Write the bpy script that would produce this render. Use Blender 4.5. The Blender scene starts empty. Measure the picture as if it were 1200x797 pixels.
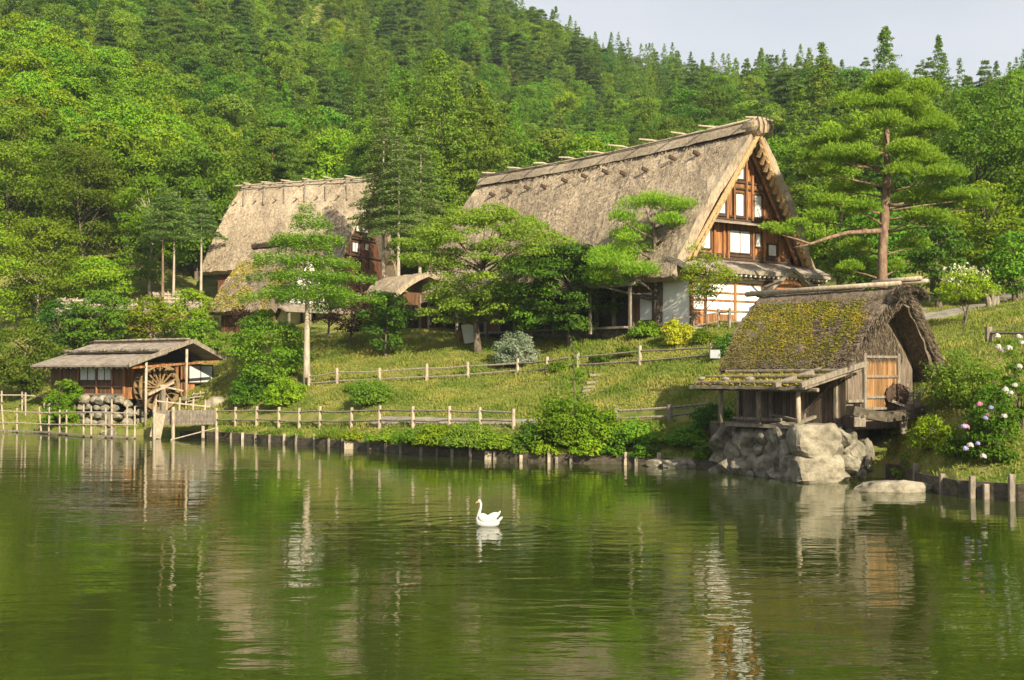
import bpy, bmesh, math, random
import numpy as np
from mathutils import Matrix, Vector, noise
C = bpy.context.scene.collection
SC = bpy.context.scene
R = math.radians
# ------------------------------------------------------------------ camera, sky, sun, exposure
CAMH = 4.6; F = 1500.0; PITCH = math.atan(36.5/1500.0)
cd = bpy.data.cameras.new('camera'); cam = bpy.data.objects.new('camera', cd); C.objects.link(cam)
cam.location = (0, 0, CAMH); cam.rotation_euler = (R(90)+PITCH, 0, 0)
cd.lens = 45.0; cd.sensor_width = 36.0; cd.clip_end = 5000; cd.clip_start = 0.1
SC.camera = cam
SUN_AZ = R(154); SUN_EL = R(28)      # azimuth from +Y towards +X
w = bpy.data.worlds.new('World'); SC.world = w; w.use_nodes = True
nt = w.node_tree; bg = nt.nodes['Background']
sky = nt.nodes.new('ShaderNodeTexSky'); sky.sky_type = 'NISHITA'; sky.sun_disc = False
sky.sun_elevation = SUN_EL; sky.sun_rotation = SUN_AZ; sky.air_density = 1.0; sky.dust_density = 2.0
tc = nt.nodes.new('ShaderNodeTexCoord'); mp = nt.nodes.new('ShaderNodeMapping'); mp.inputs['Scale'].default_value = (1, 1, 4)
nz = nt.nodes.new('ShaderNodeTexNoise'); nz.inputs['Scale'].default_value = 1.7; nz.inputs['Detail'].default_value = 5
rp = nt.nodes.new('ShaderNodeValToRGB'); rp.color_ramp.elements[0].position = .30; rp.color_ramp.elements[1].position = .72
rp.color_ramp.elements[0].color = (.50, .50, .50, 1); rp.color_ramp.elements[1].color = (1, 1, 1, 1)
mx = nt.nodes.new('ShaderNodeMix'); mx.data_type = 'RGBA'; mx.inputs['B'].default_value = (8.2, 8.35, 8.9, 1)
nt.links.new(tc.outputs['Generated'], mp.inputs['Vector']); nt.links.new(mp.outputs['Vector'], nz.inputs['Vector'])
nt.links.new(nz.outputs['Fac'], rp.inputs['Fac']); nt.links.new(rp.outputs['Color'], mx.inputs['Factor'])
nt.links.new(sky.outputs['Color'], mx.inputs['A']); nt.links.new(mx.outputs['Result'], bg.inputs['Color'])
bg.inputs['Strength'].default_value = 0.050
sl = bpy.data.lights.new('sun', 'SUN'); sun = bpy.data.objects.new('sun', sl); C.objects.link(sun)
sl.energy = 5.0; sl.angle = R(0.53); sl.color = (1.0, .90, .68)
sv = Vector((math.sin(SUN_AZ)*math.cos(SUN_EL), math.cos(SUN_AZ)*math.cos(SUN_EL), math.sin(SUN_EL)))
sun.rotation_euler = sv.to_track_quat('Z', 'Y').to_euler()
vs = SC.view_settings; vs.view_transform = 'Standard'; vs.look = 'None'; vs.gamma = 1; vs.use_curve_mapping = False
vs.exposure = 1.05
SC.cycles.max_bounces = 6; SC.cycles.diffuse_bounces = 3; SC.cycles.glossy_bounces = 2
SC.cycles.transmission_bounces = 3; SC.cycles.volume_bounces = 0; SC.cycles.use_denoising = True
SC.cycles.caustics_reflective = False; SC.cycles.caustics_refractive = False
SC.render.use_persistent_data = False

# ------------------------------------------------------------------ helpers
def ray(px, py):
    dx = (px-600)/F; dz = (398.5-py)/F; c, s = math.cos(PITCH), math.sin(PITCH)
    return Vector((dx, c-dz*s, s+dz*c))
def at(px, py, Y):
    d = ray(px, py); return Vector((0, 0, CAMH)) + d*(Y/d.y)

def tag(o, label=None, cat=None, group=None, kind=None):
    if label: o['label'] = label
    if cat: o['category'] = cat
    if group: o['group'] = group
    if kind: o['kind'] = kind
    return o
MROOT = {}
def empty(name, loc, rz=0, label=None, cat=None, group=None):
    o = bpy.data.objects.new(name, None); C.objects.link(o); o.location = loc; o.rotation_euler = (0, 0, rz)
    o.empty_display_size = .3
    o['_M'] = 0; del o['_M']
    MROOT[o.name] = Matrix.Translation(Vector(loc)) @ Matrix.Rotation(rz, 4, 'Z')
    return tag(o, label, cat, group)
def mroot(o):
    while o.parent: o = o.parent
    return MROOT.get(o.name, Matrix.Identity(4))
def link(name, me, m, parent=None):
    o = bpy.data.objects.new(name, me); C.objects.link(o)
    if m: me.materials.append(m)
    if parent: o.parent = parent
    return o
def hit(px, py, root, axis, val):
    Mi = mroot(root).inverted(); c = Mi @ Vector((0, 0, CAMH)); d = Mi.to_3x3() @ ray(px, py)
    t = (val-c[axis])/d[axis]; return c+d*t

class MB:
    def __init__(s): s.v = []; s.f = []
    def add(s, vs, fs):
        n = len(s.v); s.v += [Vector(v) for v in vs]; s.f += [[i+n for i in f] for f in fs]; return s
    def box(s, x0, x1, y0, y1, z0, z1):
        vs = [(x, y, z) for z in (z0, z1) for y in (y0, y1) for x in (x0, x1)]
        return s.add(vs, [(0,2,3,1),(4,5,7,6),(0,1,5,4),(2,6,7,3),(0,4,6,2),(1,3,7,5)])
    def beam(s, p, q, w, h=None, up=(0, 0, 1)):
        h = h or w; p = Vector(p); q = Vector(q); d = (q-p).normalized(); u = Vector(up)
        if abs(d.dot(u)) > .98: u = Vector((0, 1, 0))
        a = d.cross(u).normalized()*w/2; b = a.cross(d).normalized()*h/2
        vs = [e+i*a+j*b for e in (p, q) for i, j in ((-1,-1),(1,-1),(1,1),(-1,1))]
        return s.add(vs, [(3,2,1,0),(4,5,6,7),(0,1,5,4),(1,2,6,5),(2,3,7,6),(3,0,4,7)])
    def tube(s, pts, rad, n=8, cap=True):
        pts = [Vector(p) for p in pts]; k = len(pts)
        if not hasattr(rad, '__len__'): rad = [rad]*k
        base = len(s.v); ref = Vector((0, 0, 1)); d0 = (pts[-1]-pts[0]).normalized()
        if abs(d0.z) > .8: ref = Vector((1, 0, 0))
        for i, p in enumerate(pts):
            d = (pts[min(i+1, k-1)]-pts[max(i-1, 0)]).normalized()
            a = d.cross(ref).normalized(); b = d.cross(a)
            for j in range(n):
                t = 2*math.pi*j/n; s.v.append(p+(a*math.cos(t)+b*math.sin(t))*rad[i])
        for i in range(k-1):
            for j in range(n):
                a0 = base+i*n+j; a1 = base+i*n+(j+1) % n; s.f.append([a0, a1, a1+n, a0+n])
        if cap:
            s.f.append([base+j for j in range(n)][::-1]); s.f.append([base+(k-1)*n+j for j in range(n)])
        return s
    def prism(s, poly, a, b):      # poly of 3D points, extruded by vector from a to b offsets
        n = len(poly); a = Vector(a); b = Vector(b)
        vs = [Vector(p)+a for p in poly]+[Vector(p)+b for p in poly]
        return s.add(vs, [list(range(n))[::-1], list(range(n, 2*n))]+[(i, (i+1) % n, (i+1) % n+n, i+n) for i in range(n)])
    def build(s, name, m, parent=None, world=False, smooth=False, bevel=0, wear=0):
        vs = s.v
        if world and parent is not None:
            Mi = mroot(parent).inverted(); vs = [Mi @ v for v in vs]
        if wear: vs = [v+noise.noise_vector(v*1.7)*wear for v in vs]
        me = bpy.data.meshes.new(name); me.from_pydata([tuple(v) for v in vs], [], s.f)
        bm = bmesh.new(); bm.from_mesh(me); bmesh.ops.recalc_face_normals(bm, faces=bm.faces)
        if bevel: bmesh.ops.bevel(bm, geom=list(bm.edges), offset=bevel, segments=1, affect='EDGES')
        bm.to_mesh(me); bm.free()
        if smooth: me.shade_smooth()
        return link(name, me, m, parent)

def quads_mesh(name, P, A, B, m, parent=None):
    """P centre (n,3), A and B half axes (n,3): n quads"""
    n = len(P); V = np.empty((n, 4, 3), np.float32)
    V[:, 0] = P-A; V[:, 1] = P-B*.9+A*.1; V[:, 2] = P+A; V[:, 3] = P+B*.9+A*.1
    me = bpy.data.meshes.new(name); me.vertices.add(4*n); me.vertices.foreach_set('co', V.ravel())
    me.loops.add(4*n); me.loops.foreach_set('vertex_index', np.arange(4*n, dtype=np.int32))
    me.polygons.add(n); me.polygons.foreach_set('loop_start', np.arange(0, 4*n, 4, dtype=np.int32))
    try: me.polygons.foreach_set('loop_total', np.full(n, 4, np.int32))
    except Exception: pass
    me.update(calc_edges=True)
    return link(name, me, m, parent)
def unit(a): return a/np.maximum(np.linalg.norm(a, axis=1, keepdims=True), 1e-9)
def rdirs(n, rng): return unit(rng.normal(size=(n, 3)))
def leaves(name, P, N, size, m, parent, rng, aspect=.6):
    n = len(P); T = unit(np.cross(N, rdirs(n, rng))); B = np.cross(N, T)
    s = (size*rng.uniform(.6, 1.3, n))[:, None]*.5
    return quads_mesh(name, P, T*s, B*s*aspect, m, parent)

# ------------------------------------------------------------------ materials
def nodes(name):
    m = bpy.data.materials.new(name); m.use_nodes = True; t = m.node_tree
    return m, t, t.nodes['Principled BSDF'], t.nodes['Material Output']
def N(t, kind, **kw):
    n = t.nodes.new(kind)
    for k, v in kw.items():
        if k in n.inputs.keys(): n.inputs[k].default_value = v
        else: setattr(n, k, v)
    return n
def noisemat(name, cols, scale=(4, 4, 4), rough=.85, bump=.4, bscale=None, pos=None, detail=6, dist=.05, spec=.3, planks=None, ns=1.0, big=None):
    m, t, b, out = nodes(name); L = t.links.new
    tc = N(t, 'ShaderNodeTexCoord'); mp = N(t, 'ShaderNodeMapping'); mp.inputs['Scale'].default_value = scale
    L(tc.outputs['Object'], mp.inputs['Vector'])
    n1 = N(t, 'ShaderNodeTexNoise', Scale=ns, Detail=detail, Roughness=.65); L(mp.outputs['Vector'], n1.inputs['Vector'])
    r = N(t, 'ShaderNodeValToRGB'); e = r.color_ramp.elements
    pos = pos or [.3+.4*i/(len(cols)-1) for i in range(len(cols))]
    while len(e) < len(cols): e.new(.5)
    for i, c in enumerate(cols): e[i].position = pos[i]; e[i].color = (*c, 1)
    L(n1.outputs['Fac'], r.inputs['Fac']); col = r.outputs['Color']
    if big:      # large soft variation (stains, weathering): (scale, dark, light)
        n3 = N(t, 'ShaderNodeTexNoise', Scale=big[0], Detail=3); L(tc.outputs['Object'], n3.inputs['Vector'])
        mr = N(t, 'ShaderNodeMapRange'); mr.inputs['From Min'].default_value = .3; mr.inputs['From Max'].default_value = .7
        mr.inputs['To Min'].default_value = big[1]; mr.inputs['To Max'].default_value = big[2]; L(n3.outputs['Fac'], mr.inputs['Value'])
        mm = N(t, 'ShaderNodeMix', data_type='RGBA', blend_type='MULTIPLY'); mm.inputs['Factor'].default_value = 1
        L(col, mm.inputs['A']); L(mr.outputs['Result'], mm.inputs['B']); col = mm.outputs['Result']
    h = n1.outputs['Fac']
    if planks:   # (axis, width)
        sp = N(t, 'ShaderNodeSeparateXYZ'); L(tc.outputs['Object'], sp.inputs['Vector'])
        q = N(t, 'ShaderNodeMath', operation='DIVIDE'); L(sp.outputs[planks[0]], q.inputs[0]); q.inputs[1].default_value = planks[1]
        fl = N(t, 'ShaderNodeMath', operation='FLOOR'); L(q.outputs[0], fl.inputs[0])
        wn = N(t, 'ShaderNodeTexWhiteNoise', noise_dimensions='1D'); L(fl.outputs[0], wn.inputs['W'])
        mr = N(t, 'ShaderNodeMapRange'); mr.inputs['To Min'].default_value = .6; mr.inputs['To Max'].default_value = 1.25; L(wn.outputs['Value'], mr.inputs['Value'])
        fr = N(t, 'ShaderNodeMath', operation='FRACT'); L(q.outputs[0], fr.inputs[0])
        gp = N(t, 'ShaderNodeMath', operation='GREATER_THAN'); L(fr.outputs[0], gp.inputs[0]); gp.inputs[1].default_value = .07
        g2 = N(t, 'ShaderNodeMapRange'); g2.inputs['To Min'].default_value = .25; g2.inputs['To Max'].default_value = 1; L(gp.outputs[0], g2.inputs['Value'])
        mu = N(t, 'ShaderNodeMath', operation='MULTIPLY'); L(mr.outputs['Result'], mu.inputs[0]); L(g2.outputs['Result'], mu.inputs[1])
        mm = N(t, 'ShaderNodeMix', data_type='RGBA', blend_type='MULTIPLY'); mm.inputs['Factor'].default_value = 1
        L(col, mm.inputs['A']); L(mu.outputs[0], mm.inputs['B']); col = mm.outputs['Result']
    L(col, b.inputs['Base Color']); b.inputs['Roughness'].default_value = rough; b.inputs['Specular IOR Level'].default_value = spec
    if bump:
        n2 = n1
        if bscale:
            m2 = N(t, 'ShaderNodeMapping'); m2.inputs['Scale'].default_value = bscale; L(tc.outputs['Object'], m2.inputs['Vector'])
            n2 = N(t, 'ShaderNodeTexNoise', Scale=1.0, Detail=6, Roughness=.7); L(m2.outputs['Vector'], n2.inputs['Vector'])
        bp = N(t, 'ShaderNodeBump', Strength=bump, Distance=dist); L(n2.outputs['Fac'], bp.inputs['Height']); L(bp.outputs['Normal'], b.inputs['Normal'])
    return m
def leafmat(name, c1, c2, hv=.02, vv=.25, trans=.35, ns=.6, rough=.55):
    m, t, b, out = nodes(name); L = t.links.new
    tc = N(t, 'ShaderNodeTexCoord'); n1 = N(t, 'ShaderNodeTexNoise', Scale=ns, Detail=4); L(tc.outputs['Object'], n1.inputs['Vector'])
    mr = N(t, 'ShaderNodeMapRange'); mr.inputs['From Min'].default_value = .35; mr.inputs['From Max'].default_value = .65; L(n1.outputs['Fac'], mr.inputs['Value'])
    mx = N(t, 'ShaderNodeMix', data_type='RGBA'); mx.inputs['A'].default_value = (*c1, 1); mx.inputs['B'].default_value = (*c2, 1); L(mr.outputs['Result'], mx.inputs['Factor'])
    oi = N(t, 'ShaderNodeObjectInfo'); hs = N(t, 'ShaderNodeHueSaturation')
    a = N(t, 'ShaderNodeMapRange'); a.inputs['To Min'].default_value = .5-hv; a.inputs['To Max'].default_value = .5+hv; L(oi.outputs['Random'], a.inputs['Value'])
    k = N(t, 'ShaderNodeMath', operation='MULTIPLY'); k.inputs[1].default_value = 7.31; L(oi.outputs['Random'], k.inputs[0])
    k2 = N(t, 'ShaderNodeMath', operation='FRACT'); L(k.outputs[0], k2.inputs[0])
    v = N(t, 'ShaderNodeMapRange'); v.inputs['To Min'].default_value = 1-vv; v.inputs['To Max'].default_value = 1+vv; L(k2.outputs[0], v.inputs['Value'])
    L(a.outputs['Result'], hs.inputs['Hue']); L(v.outputs['Result'], hs.inputs['Value']); L(mx.outputs['Result'], hs.inputs['Color'])
    L(hs.outputs['Color'], b.inputs['Base Color']); b.inputs['Roughness'].default_value = rough; b.inputs['Specular IOR Level'].default_value = .12
    tr = N(t, 'ShaderNodeBsdfTranslucent'); h2 = N(t, 'ShaderNodeHueSaturation'); h2.inputs['Hue'].default_value = .485; h2.inputs['Value'].default_value = 1.3
    L(hs.outputs['Color'], h2.inputs['Color']); L(h2.outputs['Color'], tr.inputs['Color'])
    ms = N(t, 'ShaderNodeMixShader'); ms.inputs[0].default_value = trans
    L(b.outputs[0], ms.inputs[1]); L(tr.outputs[0], ms.inputs[2]); L(ms.outputs[0], out.inputs['Surface'])
    return m
M = {}
M['thatch'] = noisemat('thatch', [(.19,.145,.10),(.36,.285,.20),(.48,.395,.285)], (7,7,3), .95, .7, (9,9,4), dist=.08, spec=.1, big=(.22,.62,1.15))
M['thatch_edge'] = noisemat('thatch_edge', [(.22,.13,.06),(.40,.26,.13),(.52,.36,.19)], (12,3,12), .9, .7, dist=.08, spec=.1)
M['thatch_old'] = noisemat('thatch_old', [(.09,.07,.05),(.20,.155,.11),(.34,.27,.19)], (9,9,4), .95, 1, (12,12,5), dist=.12, spec=.1, big=(.7,.7,1.15))
M['moss'] = leafmat('moss', (.35,.29,.020), (.18,.19,.02), 0, 0, .15, 1.0)
M['moss_bed'] = noisemat('moss_bed', [(.10,.085,.04),(.15,.14,.03),(.21,.18,.03)], (3,3,3), .95, .8, (10,10,10), dist=.1, spec=.1)
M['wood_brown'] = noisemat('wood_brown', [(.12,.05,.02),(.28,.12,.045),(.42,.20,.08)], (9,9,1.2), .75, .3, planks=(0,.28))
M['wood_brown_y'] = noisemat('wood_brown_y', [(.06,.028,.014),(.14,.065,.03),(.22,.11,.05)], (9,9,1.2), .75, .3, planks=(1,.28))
M['wood_dark'] = noisemat('wood_dark', [(.03,.018,.011),(.06,.035,.022),(.10,.06,.038)], (8,8,2), .8, .3)
M['wood_hut'] = noisemat('wood_hut', [(.14,.07,.03),(.28,.15,.06),(.40,.22,.09)], (10,10,1.2), .75, .3, planks=(0,.16))
M['wood_grey'] = noisemat('wood_grey', [(.10,.08,.06),(.20,.165,.125),(.31,.26,.20)], (8,8,2.5), .85, .4)
M['wood_grey_pl'] = noisemat('wood_grey_pl', [(.07,.055,.04),(.14,.105,.075),(.22,.17,.125)], (8,8,1.4), .85, .35, planks=(1,.22))
M['log'] = noisemat('log', [(.20,.155,.11),(.36,.29,.21),(.50,.42,.31)], (7,7,3), .8, .4)
M['log_mossy'] = noisemat('log_mossy', [(.08,.075,.04),(.20,.16,.11),(.32,.26,.19)], (5,5,2), .9, .5)
M['board_wet'] = noisemat('board_wet', [(.03,.026,.018),(.075,.06,.04),(.14,.11,.075)], (3,3,6), .8, .4)
M['stone'] = noisemat('stone', [(.07,.065,.04),(.22,.195,.145),(.36,.32,.25)], (2.6,2.6,2.6), .9, .7, (5,5,5), dist=.06, detail=9, big=(.9,.65,1.15))
M['stone_pale'] = noisemat('stone_pale', [(.12,.10,.065),(.29,.25,.18),(.41,.36,.27)], (2.2,2.2,3), .9, .9, (6,6,6), dist=.08, detail=12, big=(.8,.6,1.1))
M['pane_grey'] = noisemat('pane_grey', [(.38,.40,.41),(.48,.50,.51)], (1,1,1), .35, 0)
M['paper'] = noisemat('paper', [(.62,.61,.57),(.78,.77,.74)], (1.3,1.3,.5), .7, 0, big=(.6,.8,1.03))
M['wheel'] = noisemat('wheel', [(.09,.055,.028),(.20,.13,.06),(.30,.21,.10)], (5,5,5), .85, .4)
M['plaster'] = noisemat('plaster', [(.66,.63,.56),(.80,.78,.72)], (.8,.8,1.5), .9, .1, dist=.01)
M['shingle'] = noisemat('shingle', [(.14,.11,.085),(.28,.23,.18),(.39,.335,.265)], (6,1.5,6), .9, .6, dist=.06, big=(.8,.7,1.1))
M['bark'] = noisemat('bark', [(.05,.037,.025),(.12,.09,.065),(.2,.155,.115)], (7,7,2), .95, .8, dist=.04)
M['bark_pale'] = noisemat('bark_pale', [(.20,.165,.12),(.36,.30,.225),(.48,.41,.32)], (6,6,1.6), .9, .6, dist=.03)
M['bark_pine'] = noisemat('bark_pine', [(.07,.045,.032),(.19,.12,.078),(.31,.20,.13)], (5,5,2), .9, .8, dist=.04)
M['metal_grey'] = noisemat('metal_grey', [(.28,.29,.30),(.36,.37,.38)], (2,2,2), .5, 0)
M['void'] = noisemat('void', [(.008,.007,.006),(.016,.013,.01)], (1,1,1), .95, 0)  # near-black colour stands in for the shade inside openings and hollows
M['feather'] = noisemat('feather', [(.40,.385,.36),(.58,.57,.55)], (14,30,30), .8, .5, dist=.02)
M['feather_neck'] = M['feather']
M['beak'] = noisemat('beak', [(.62,.20,.06),(.70,.26,.09)], (4,4,4), .5, 0)
M['black'] = noisemat('black', [(.01,.01,.01),(.02,.02,.02)], (4,4,4), .6, 0)
M['path'] = noisemat('path', [(.15,.13,.10),(.24,.21,.17),(.32,.29,.24)], (1.2,1.2,1.2), .95, .4, (8,8,8), dist=.02)
# leaves
LM = {
 'bright': leafmat('leaf_bright', (.125,.235,.008), (.20,.29,.012), .024, .28),
 'mid': leafmat('leaf_mid', (.085,.180,.010), (.140,.235,.014), .022, .34),
 'deep': leafmat('leaf_deep', (.045,.120,.010), (.075,.165,.014), .015, .2),
 'olive': leafmat('leaf_olive', (.120,.205,.018), (.175,.250,.024), .02, .2),
 'cherry': leafmat('leaf_cherry', (.155,.25,.02), (.22,.31,.03), 0, 0, .42),
 'yellow': leafmat('leaf_yellow', (.38,.42,.02), (.48,.48,.04), .01, .1),
 'red': leafmat('leaf_red', (.045,.018,.016), (.075,.03,.02), .01, .15),
 'pale': leafmat('leaf_pale', (.17,.24,.13), (.34,.38,.27), .01, .1),
 'needle': leafmat('needle_green', (.075,.150,.018), (.115,.190,.022), .012, .15, .25),
 'needle_light': leafmat('needle_light', (.140,.270,.018), (.20,.325,.022), .012, .15, .3),
 'needle_blue': leafmat('needle_blue', (.105,.185,.035), (.150,.230,.045), .015, .15, .25),
 'cedar': leafmat('cedar_green', (.085,.165,.012), (.150,.215,.018), .015, .15, .2),
 'petal_cream': leafmat('petal_cream', (.44,.46,.26), (.58,.56,.40), 0, .05, .2),
 'petal_white': leafmat('petal_white', (.52,.50,.42), (.60,.55,.50), 0, .05, .2),
 'petal_pink': leafmat('petal_pink', (.60,.22,.34), (.62,.34,.42), 0, .05, .2),
 'petal_lilac': leafmat('petal_lilac', (.36,.32,.58), (.50,.42,.62), 0, .05, .2),
}
# ------------------------------------------------------------------ terrain profile: columns by bearing, knots (distance, height) outwards
COLS = {
 -400: [(100,.4),(104,.7),(110,1.8),(122,6),(132,10),(170,36),(230,50),(480,205),(800,150)],
 0:    [(100,.4),(102.5,.6),(106,1.7),(116,5),(125,9),(170,38),(230,54),(480,203),(800,150)],
 150:  [(92.5,.4),(96,.7),(101,2.7),(110,5.5),(124,10),(170,30),(230,50),(480,190),(800,140)],
 250:  [(88.5,.4),(90.5,.8),(97,3.0),(106,6.6),(125,11),(170,24),(230,46),(480,180),(800,130)],
 360:  [(80,.4),(83,.9),(90,3.9),(100,6.8),(125,12),(170,24),(230,44),(480,166),(800,120)],
 480:  [(71.3,.4),(74.5,1.4),(87,4.0),(97,6.9),(125,11.5),(170,24),(230,42),(480,151),(800,110)],
 600:  [(65.7,.4),(69.5,1.6),(86,4.5),(94,6.8),(125,11),(170,24),(230,40),(480,134),(800,100)],
 740:  [(62.9,.4),(66,1.8),(78,5.0),(84,6.8),(125,11),(170,22),(230,36),(480,113),(800,90)],
 840:  [(60,.4),(63,2.0),(74,5.7),(80,7.2),(125,12),(170,22),(230,40),(480,106),(800,70)],
 900:  [(56.6,.4),(59,2.1),(68,3.6),(79,7.1),(125,13),(170,24),(230,42),(460,96),(800,60)],
 960:  [(53.6,.4),(55.5,2.0),(66,2.9),(79,6.8),(125,14),(170,26),(230,45),(400,84),(800,50)],
 1010: [(55.6,.4),(57.5,1.2),(66,2.9),(80,6.9),(125,14.5),(170,27),(230,45),(380,78),(800,50)],
 1050: [(55.2,.4),(58,1.8),(66,4.0),(79,7.0),(122,14),(170,27),(230,45),(350,72),(800,45)],
 1080: [(50.2,.4),(54,2.0),(63,4.6),(78,7.1),(118,12),(170,27),(230,44),(350,70),(800,45)],
 1120: [(47.2,.4),(51,1.7),(60,4.7),(75,7.1),(115,11.5),(170,27),(230,43),(350,68),(800,45)],
 1200: [(45.3,.4),(49.5,1.7),(57,4.7),(72,7.4),(115,12.5),(170,27),(230,44),(350,70),(800,45)],
 1600: [(42,.4),(46,2.3),(54,4.7),(70,7.6),(115,13),(170,27),(230,44),(350,70),(800,45)],
}
CP = np.array(sorted(COLS), float)
KY = np.array([[k[0] for k in COLS[int(c)]] for c in CP]); KZ = np.array([[k[1] for k in COLS[int(c)]] for c in CP])
def ground_np(x, y):
    x = np.asarray(x, float); y = np.asarray(y, float); px = 600+F*x/np.maximum(y, 1)
    nk = KY.shape[1]
    Yk = np.stack([np.interp(px, CP, KY[:, k]) for k in range(nk)]); Zk = np.stack([np.interp(px, CP, KZ[:, k]) for k in range(nk)])
    z = np.where(y < Yk[0], -1.2, Zk[-1])
    for k in range(nk-1):
        inside = (y >= Yk[k]) & (y < Yk[k+1]); f = (y-Yk[k])/(Yk[k+1]-Yk[k])
        f2 = f if k in (0,) else f
        z = np.where(inside, Zk[k]+(Zk[k+1]-Zk[k])*f2, z)
    d = np.clip((y-Yk[1])/12, 0, 1); far = np.clip((y-120)/200, 0, 1)
    z = z+d*(.12*np.sin(x*.55+y*.31)+.10*np.sin(x*.23-y*.47+1)+.06*np.sin(x*1.3+2)*np.sin(y*1.1))
    z = z+far*(3.5*np.sin(x*.045+y*.02+.6)+2.5*np.sin(x*.09-y*.033)+2*np.sin(y*.06+x*.02))
    return z
def gz(x, y): return float(ground_np([x], [y])[0])
def G(px, Y):      # point of the ground on a bearing at a distance
    x = (px-600)/F*Y; return Vector((x, Y, gz(x, Y)))
def onground(px, py, y0=44, y1=240):
    d = ray(px, py); ys = np.arange(y0, y1, .1); xs = d.x/d.y*ys; zs = CAMH+d.z/d.y*ys
    g = ground_np(xs, ys); i = np.argmax((g >= zs) & (g > -1))
    return Vector((xs[i], ys[i], g[i]))
def shoreY(px): return float(np.interp(px, CP, KY[:, 0]))
# ground sheet
pxs = np.unique(np.concatenate([np.arange(-400, 1601, 5)])).astype(float)
rows = []
for k in range(KY.shape[1]-1):
    nsub = [5, 14, 12, 12, 16, 18, 40, 14][k]
    for j in range(nsub): rows.append((k, j/nsub))
rows.append((KY.shape[1]-2, 1.0))
V = []; nC = len(pxs)
Yk = np.stack([np.interp(pxs, CP, KY[:, k]) for k in range(KY.shape[1])])
ring = [Yk[0]-.03]; zr = [np.full(nC, -1.2)]
for (k, f) in rows:
    Yr = Yk[k]+(Yk[k+1]-Yk[k])*f+(1e-4 if f == 0 and k == 0 else 0); ring.append(Yr); zr.append(ground_np((pxs-600)/F*Yr, Yr))
ring = np.array(ring); zr = np.array(zr); X = (pxs-600)/F*ring
V = np.stack([X, ring, zr], -1).reshape(-1, 3); nr = len(ring)
fs = [(r*nC+c, r*nC+c+1, (r+1)*nC+c+1, (r+1)*nC+c) for r in range(nr-1) for c in range(nC-1)]
me = bpy.data.meshes.new('ground'); me.from_pydata(V.tolist(), [], fs); me.shade_smooth()
gm = noisemat('grass_ground', [(.045,.065,.015),(.10,.135,.022),(.17,.175,.04),(.25,.21,.085)], (.55,.8,.55), .95, .9, (7,7,7), pos=[.22,.40,.52,.66], dist=.08, detail=9, spec=.1)
link('ground', me, gm)['kind'] = 'structure'
# pond bed under the water and water surface
b = MB(); b.add([(-700,-400,-1.3),(900,-400,-1.3),(900,180,-1.3),(-700,180,-1.3)], [(0,1,2,3)]); b.build('pond_bed', M['board_wet'])['kind'] = 'structure'
m, t, bs, out = nodes('water'); L = t.links.new
tc = N(t, 'ShaderNodeTexCoord')
m1 = N(t, 'ShaderNodeMapping'); m1.inputs['Scale'].default_value = (.55, 1.25, 1); L(tc.outputs['Object'], m1.inputs['Vector'])
w1 = N(t, 'ShaderNodeTexNoise', Scale=1.1, Detail=3.5, Roughness=.5, Distortion=.5); L(m1.outputs['Vector'], w1.inputs['Vector'])
m2 = N(t, 'ShaderNodeMapping'); m2.inputs['Scale'].default_value = (.13, .30, 1); m2.inputs['Rotation'].default_value = (0, 0, .2); L(tc.outputs['Object'], m2.inputs['Vector'])
w2 = N(t, 'ShaderNodeTexNoise', Scale=1.0, Detail=2); L(m2.outputs['Vector'], w2.inputs['Vector'])
m3 = N(t, 'ShaderNodeMapping'); m3.inputs['Scale'].default_value = (.03, .05, 1); L(tc.outputs['Object'], m3.inputs['Vector'])
w3 = N(t, 'ShaderNodeTexNoise', Scale=1.0, Detail=2); L(m3.outputs['Vector'], w3.inputs['Vector'])
mr3 = N(t, 'ShaderNodeMapRange'); mr3.inputs['From Min'].default_value = .35; mr3.inputs['From Max'].default_value = .65; mr3.inputs['To Min'].default_value = .35; mr3.inputs['To Max'].default_value = 1.0
L(w3.outputs['Fac'], mr3.inputs['Value'])
mu = N(t, 'ShaderNodeMath', operation='MULTIPLY'); L(w1.outputs['Fac'], mu.inputs[0]); L(mr3.outputs['Result'], mu.inputs[1])
# ring ripples round the swan
SW = at(571, 616, 38.1)
m4 = N(t, 'ShaderNodeMapping'); m4.inputs['Scale'].default_value = (1.6, 4.2, 1); L(tc.outputs['Object'], m4.inputs['Vector'])
w4 = N(t, 'ShaderNodeTexNoise', Scale=1.0, Detail=2); L(m4.outputs['Vector'], w4.inputs['Vector'])
mu4 = N(t, 'ShaderNodeMath', operation='MULTIPLY'); L(w4.outputs['Fac'], mu4.inputs[0]); L(mr3.outputs['Result'], mu4.inputs[1])
mu5 = N(t, 'ShaderNodeMath', operation='MULTIPLY_ADD'); L(mu4.outputs[0], mu5.inputs[0]); mu5.inputs[1].default_value = .16; L(mu.outputs[0], mu5.inputs[2]); mu = mu5
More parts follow.
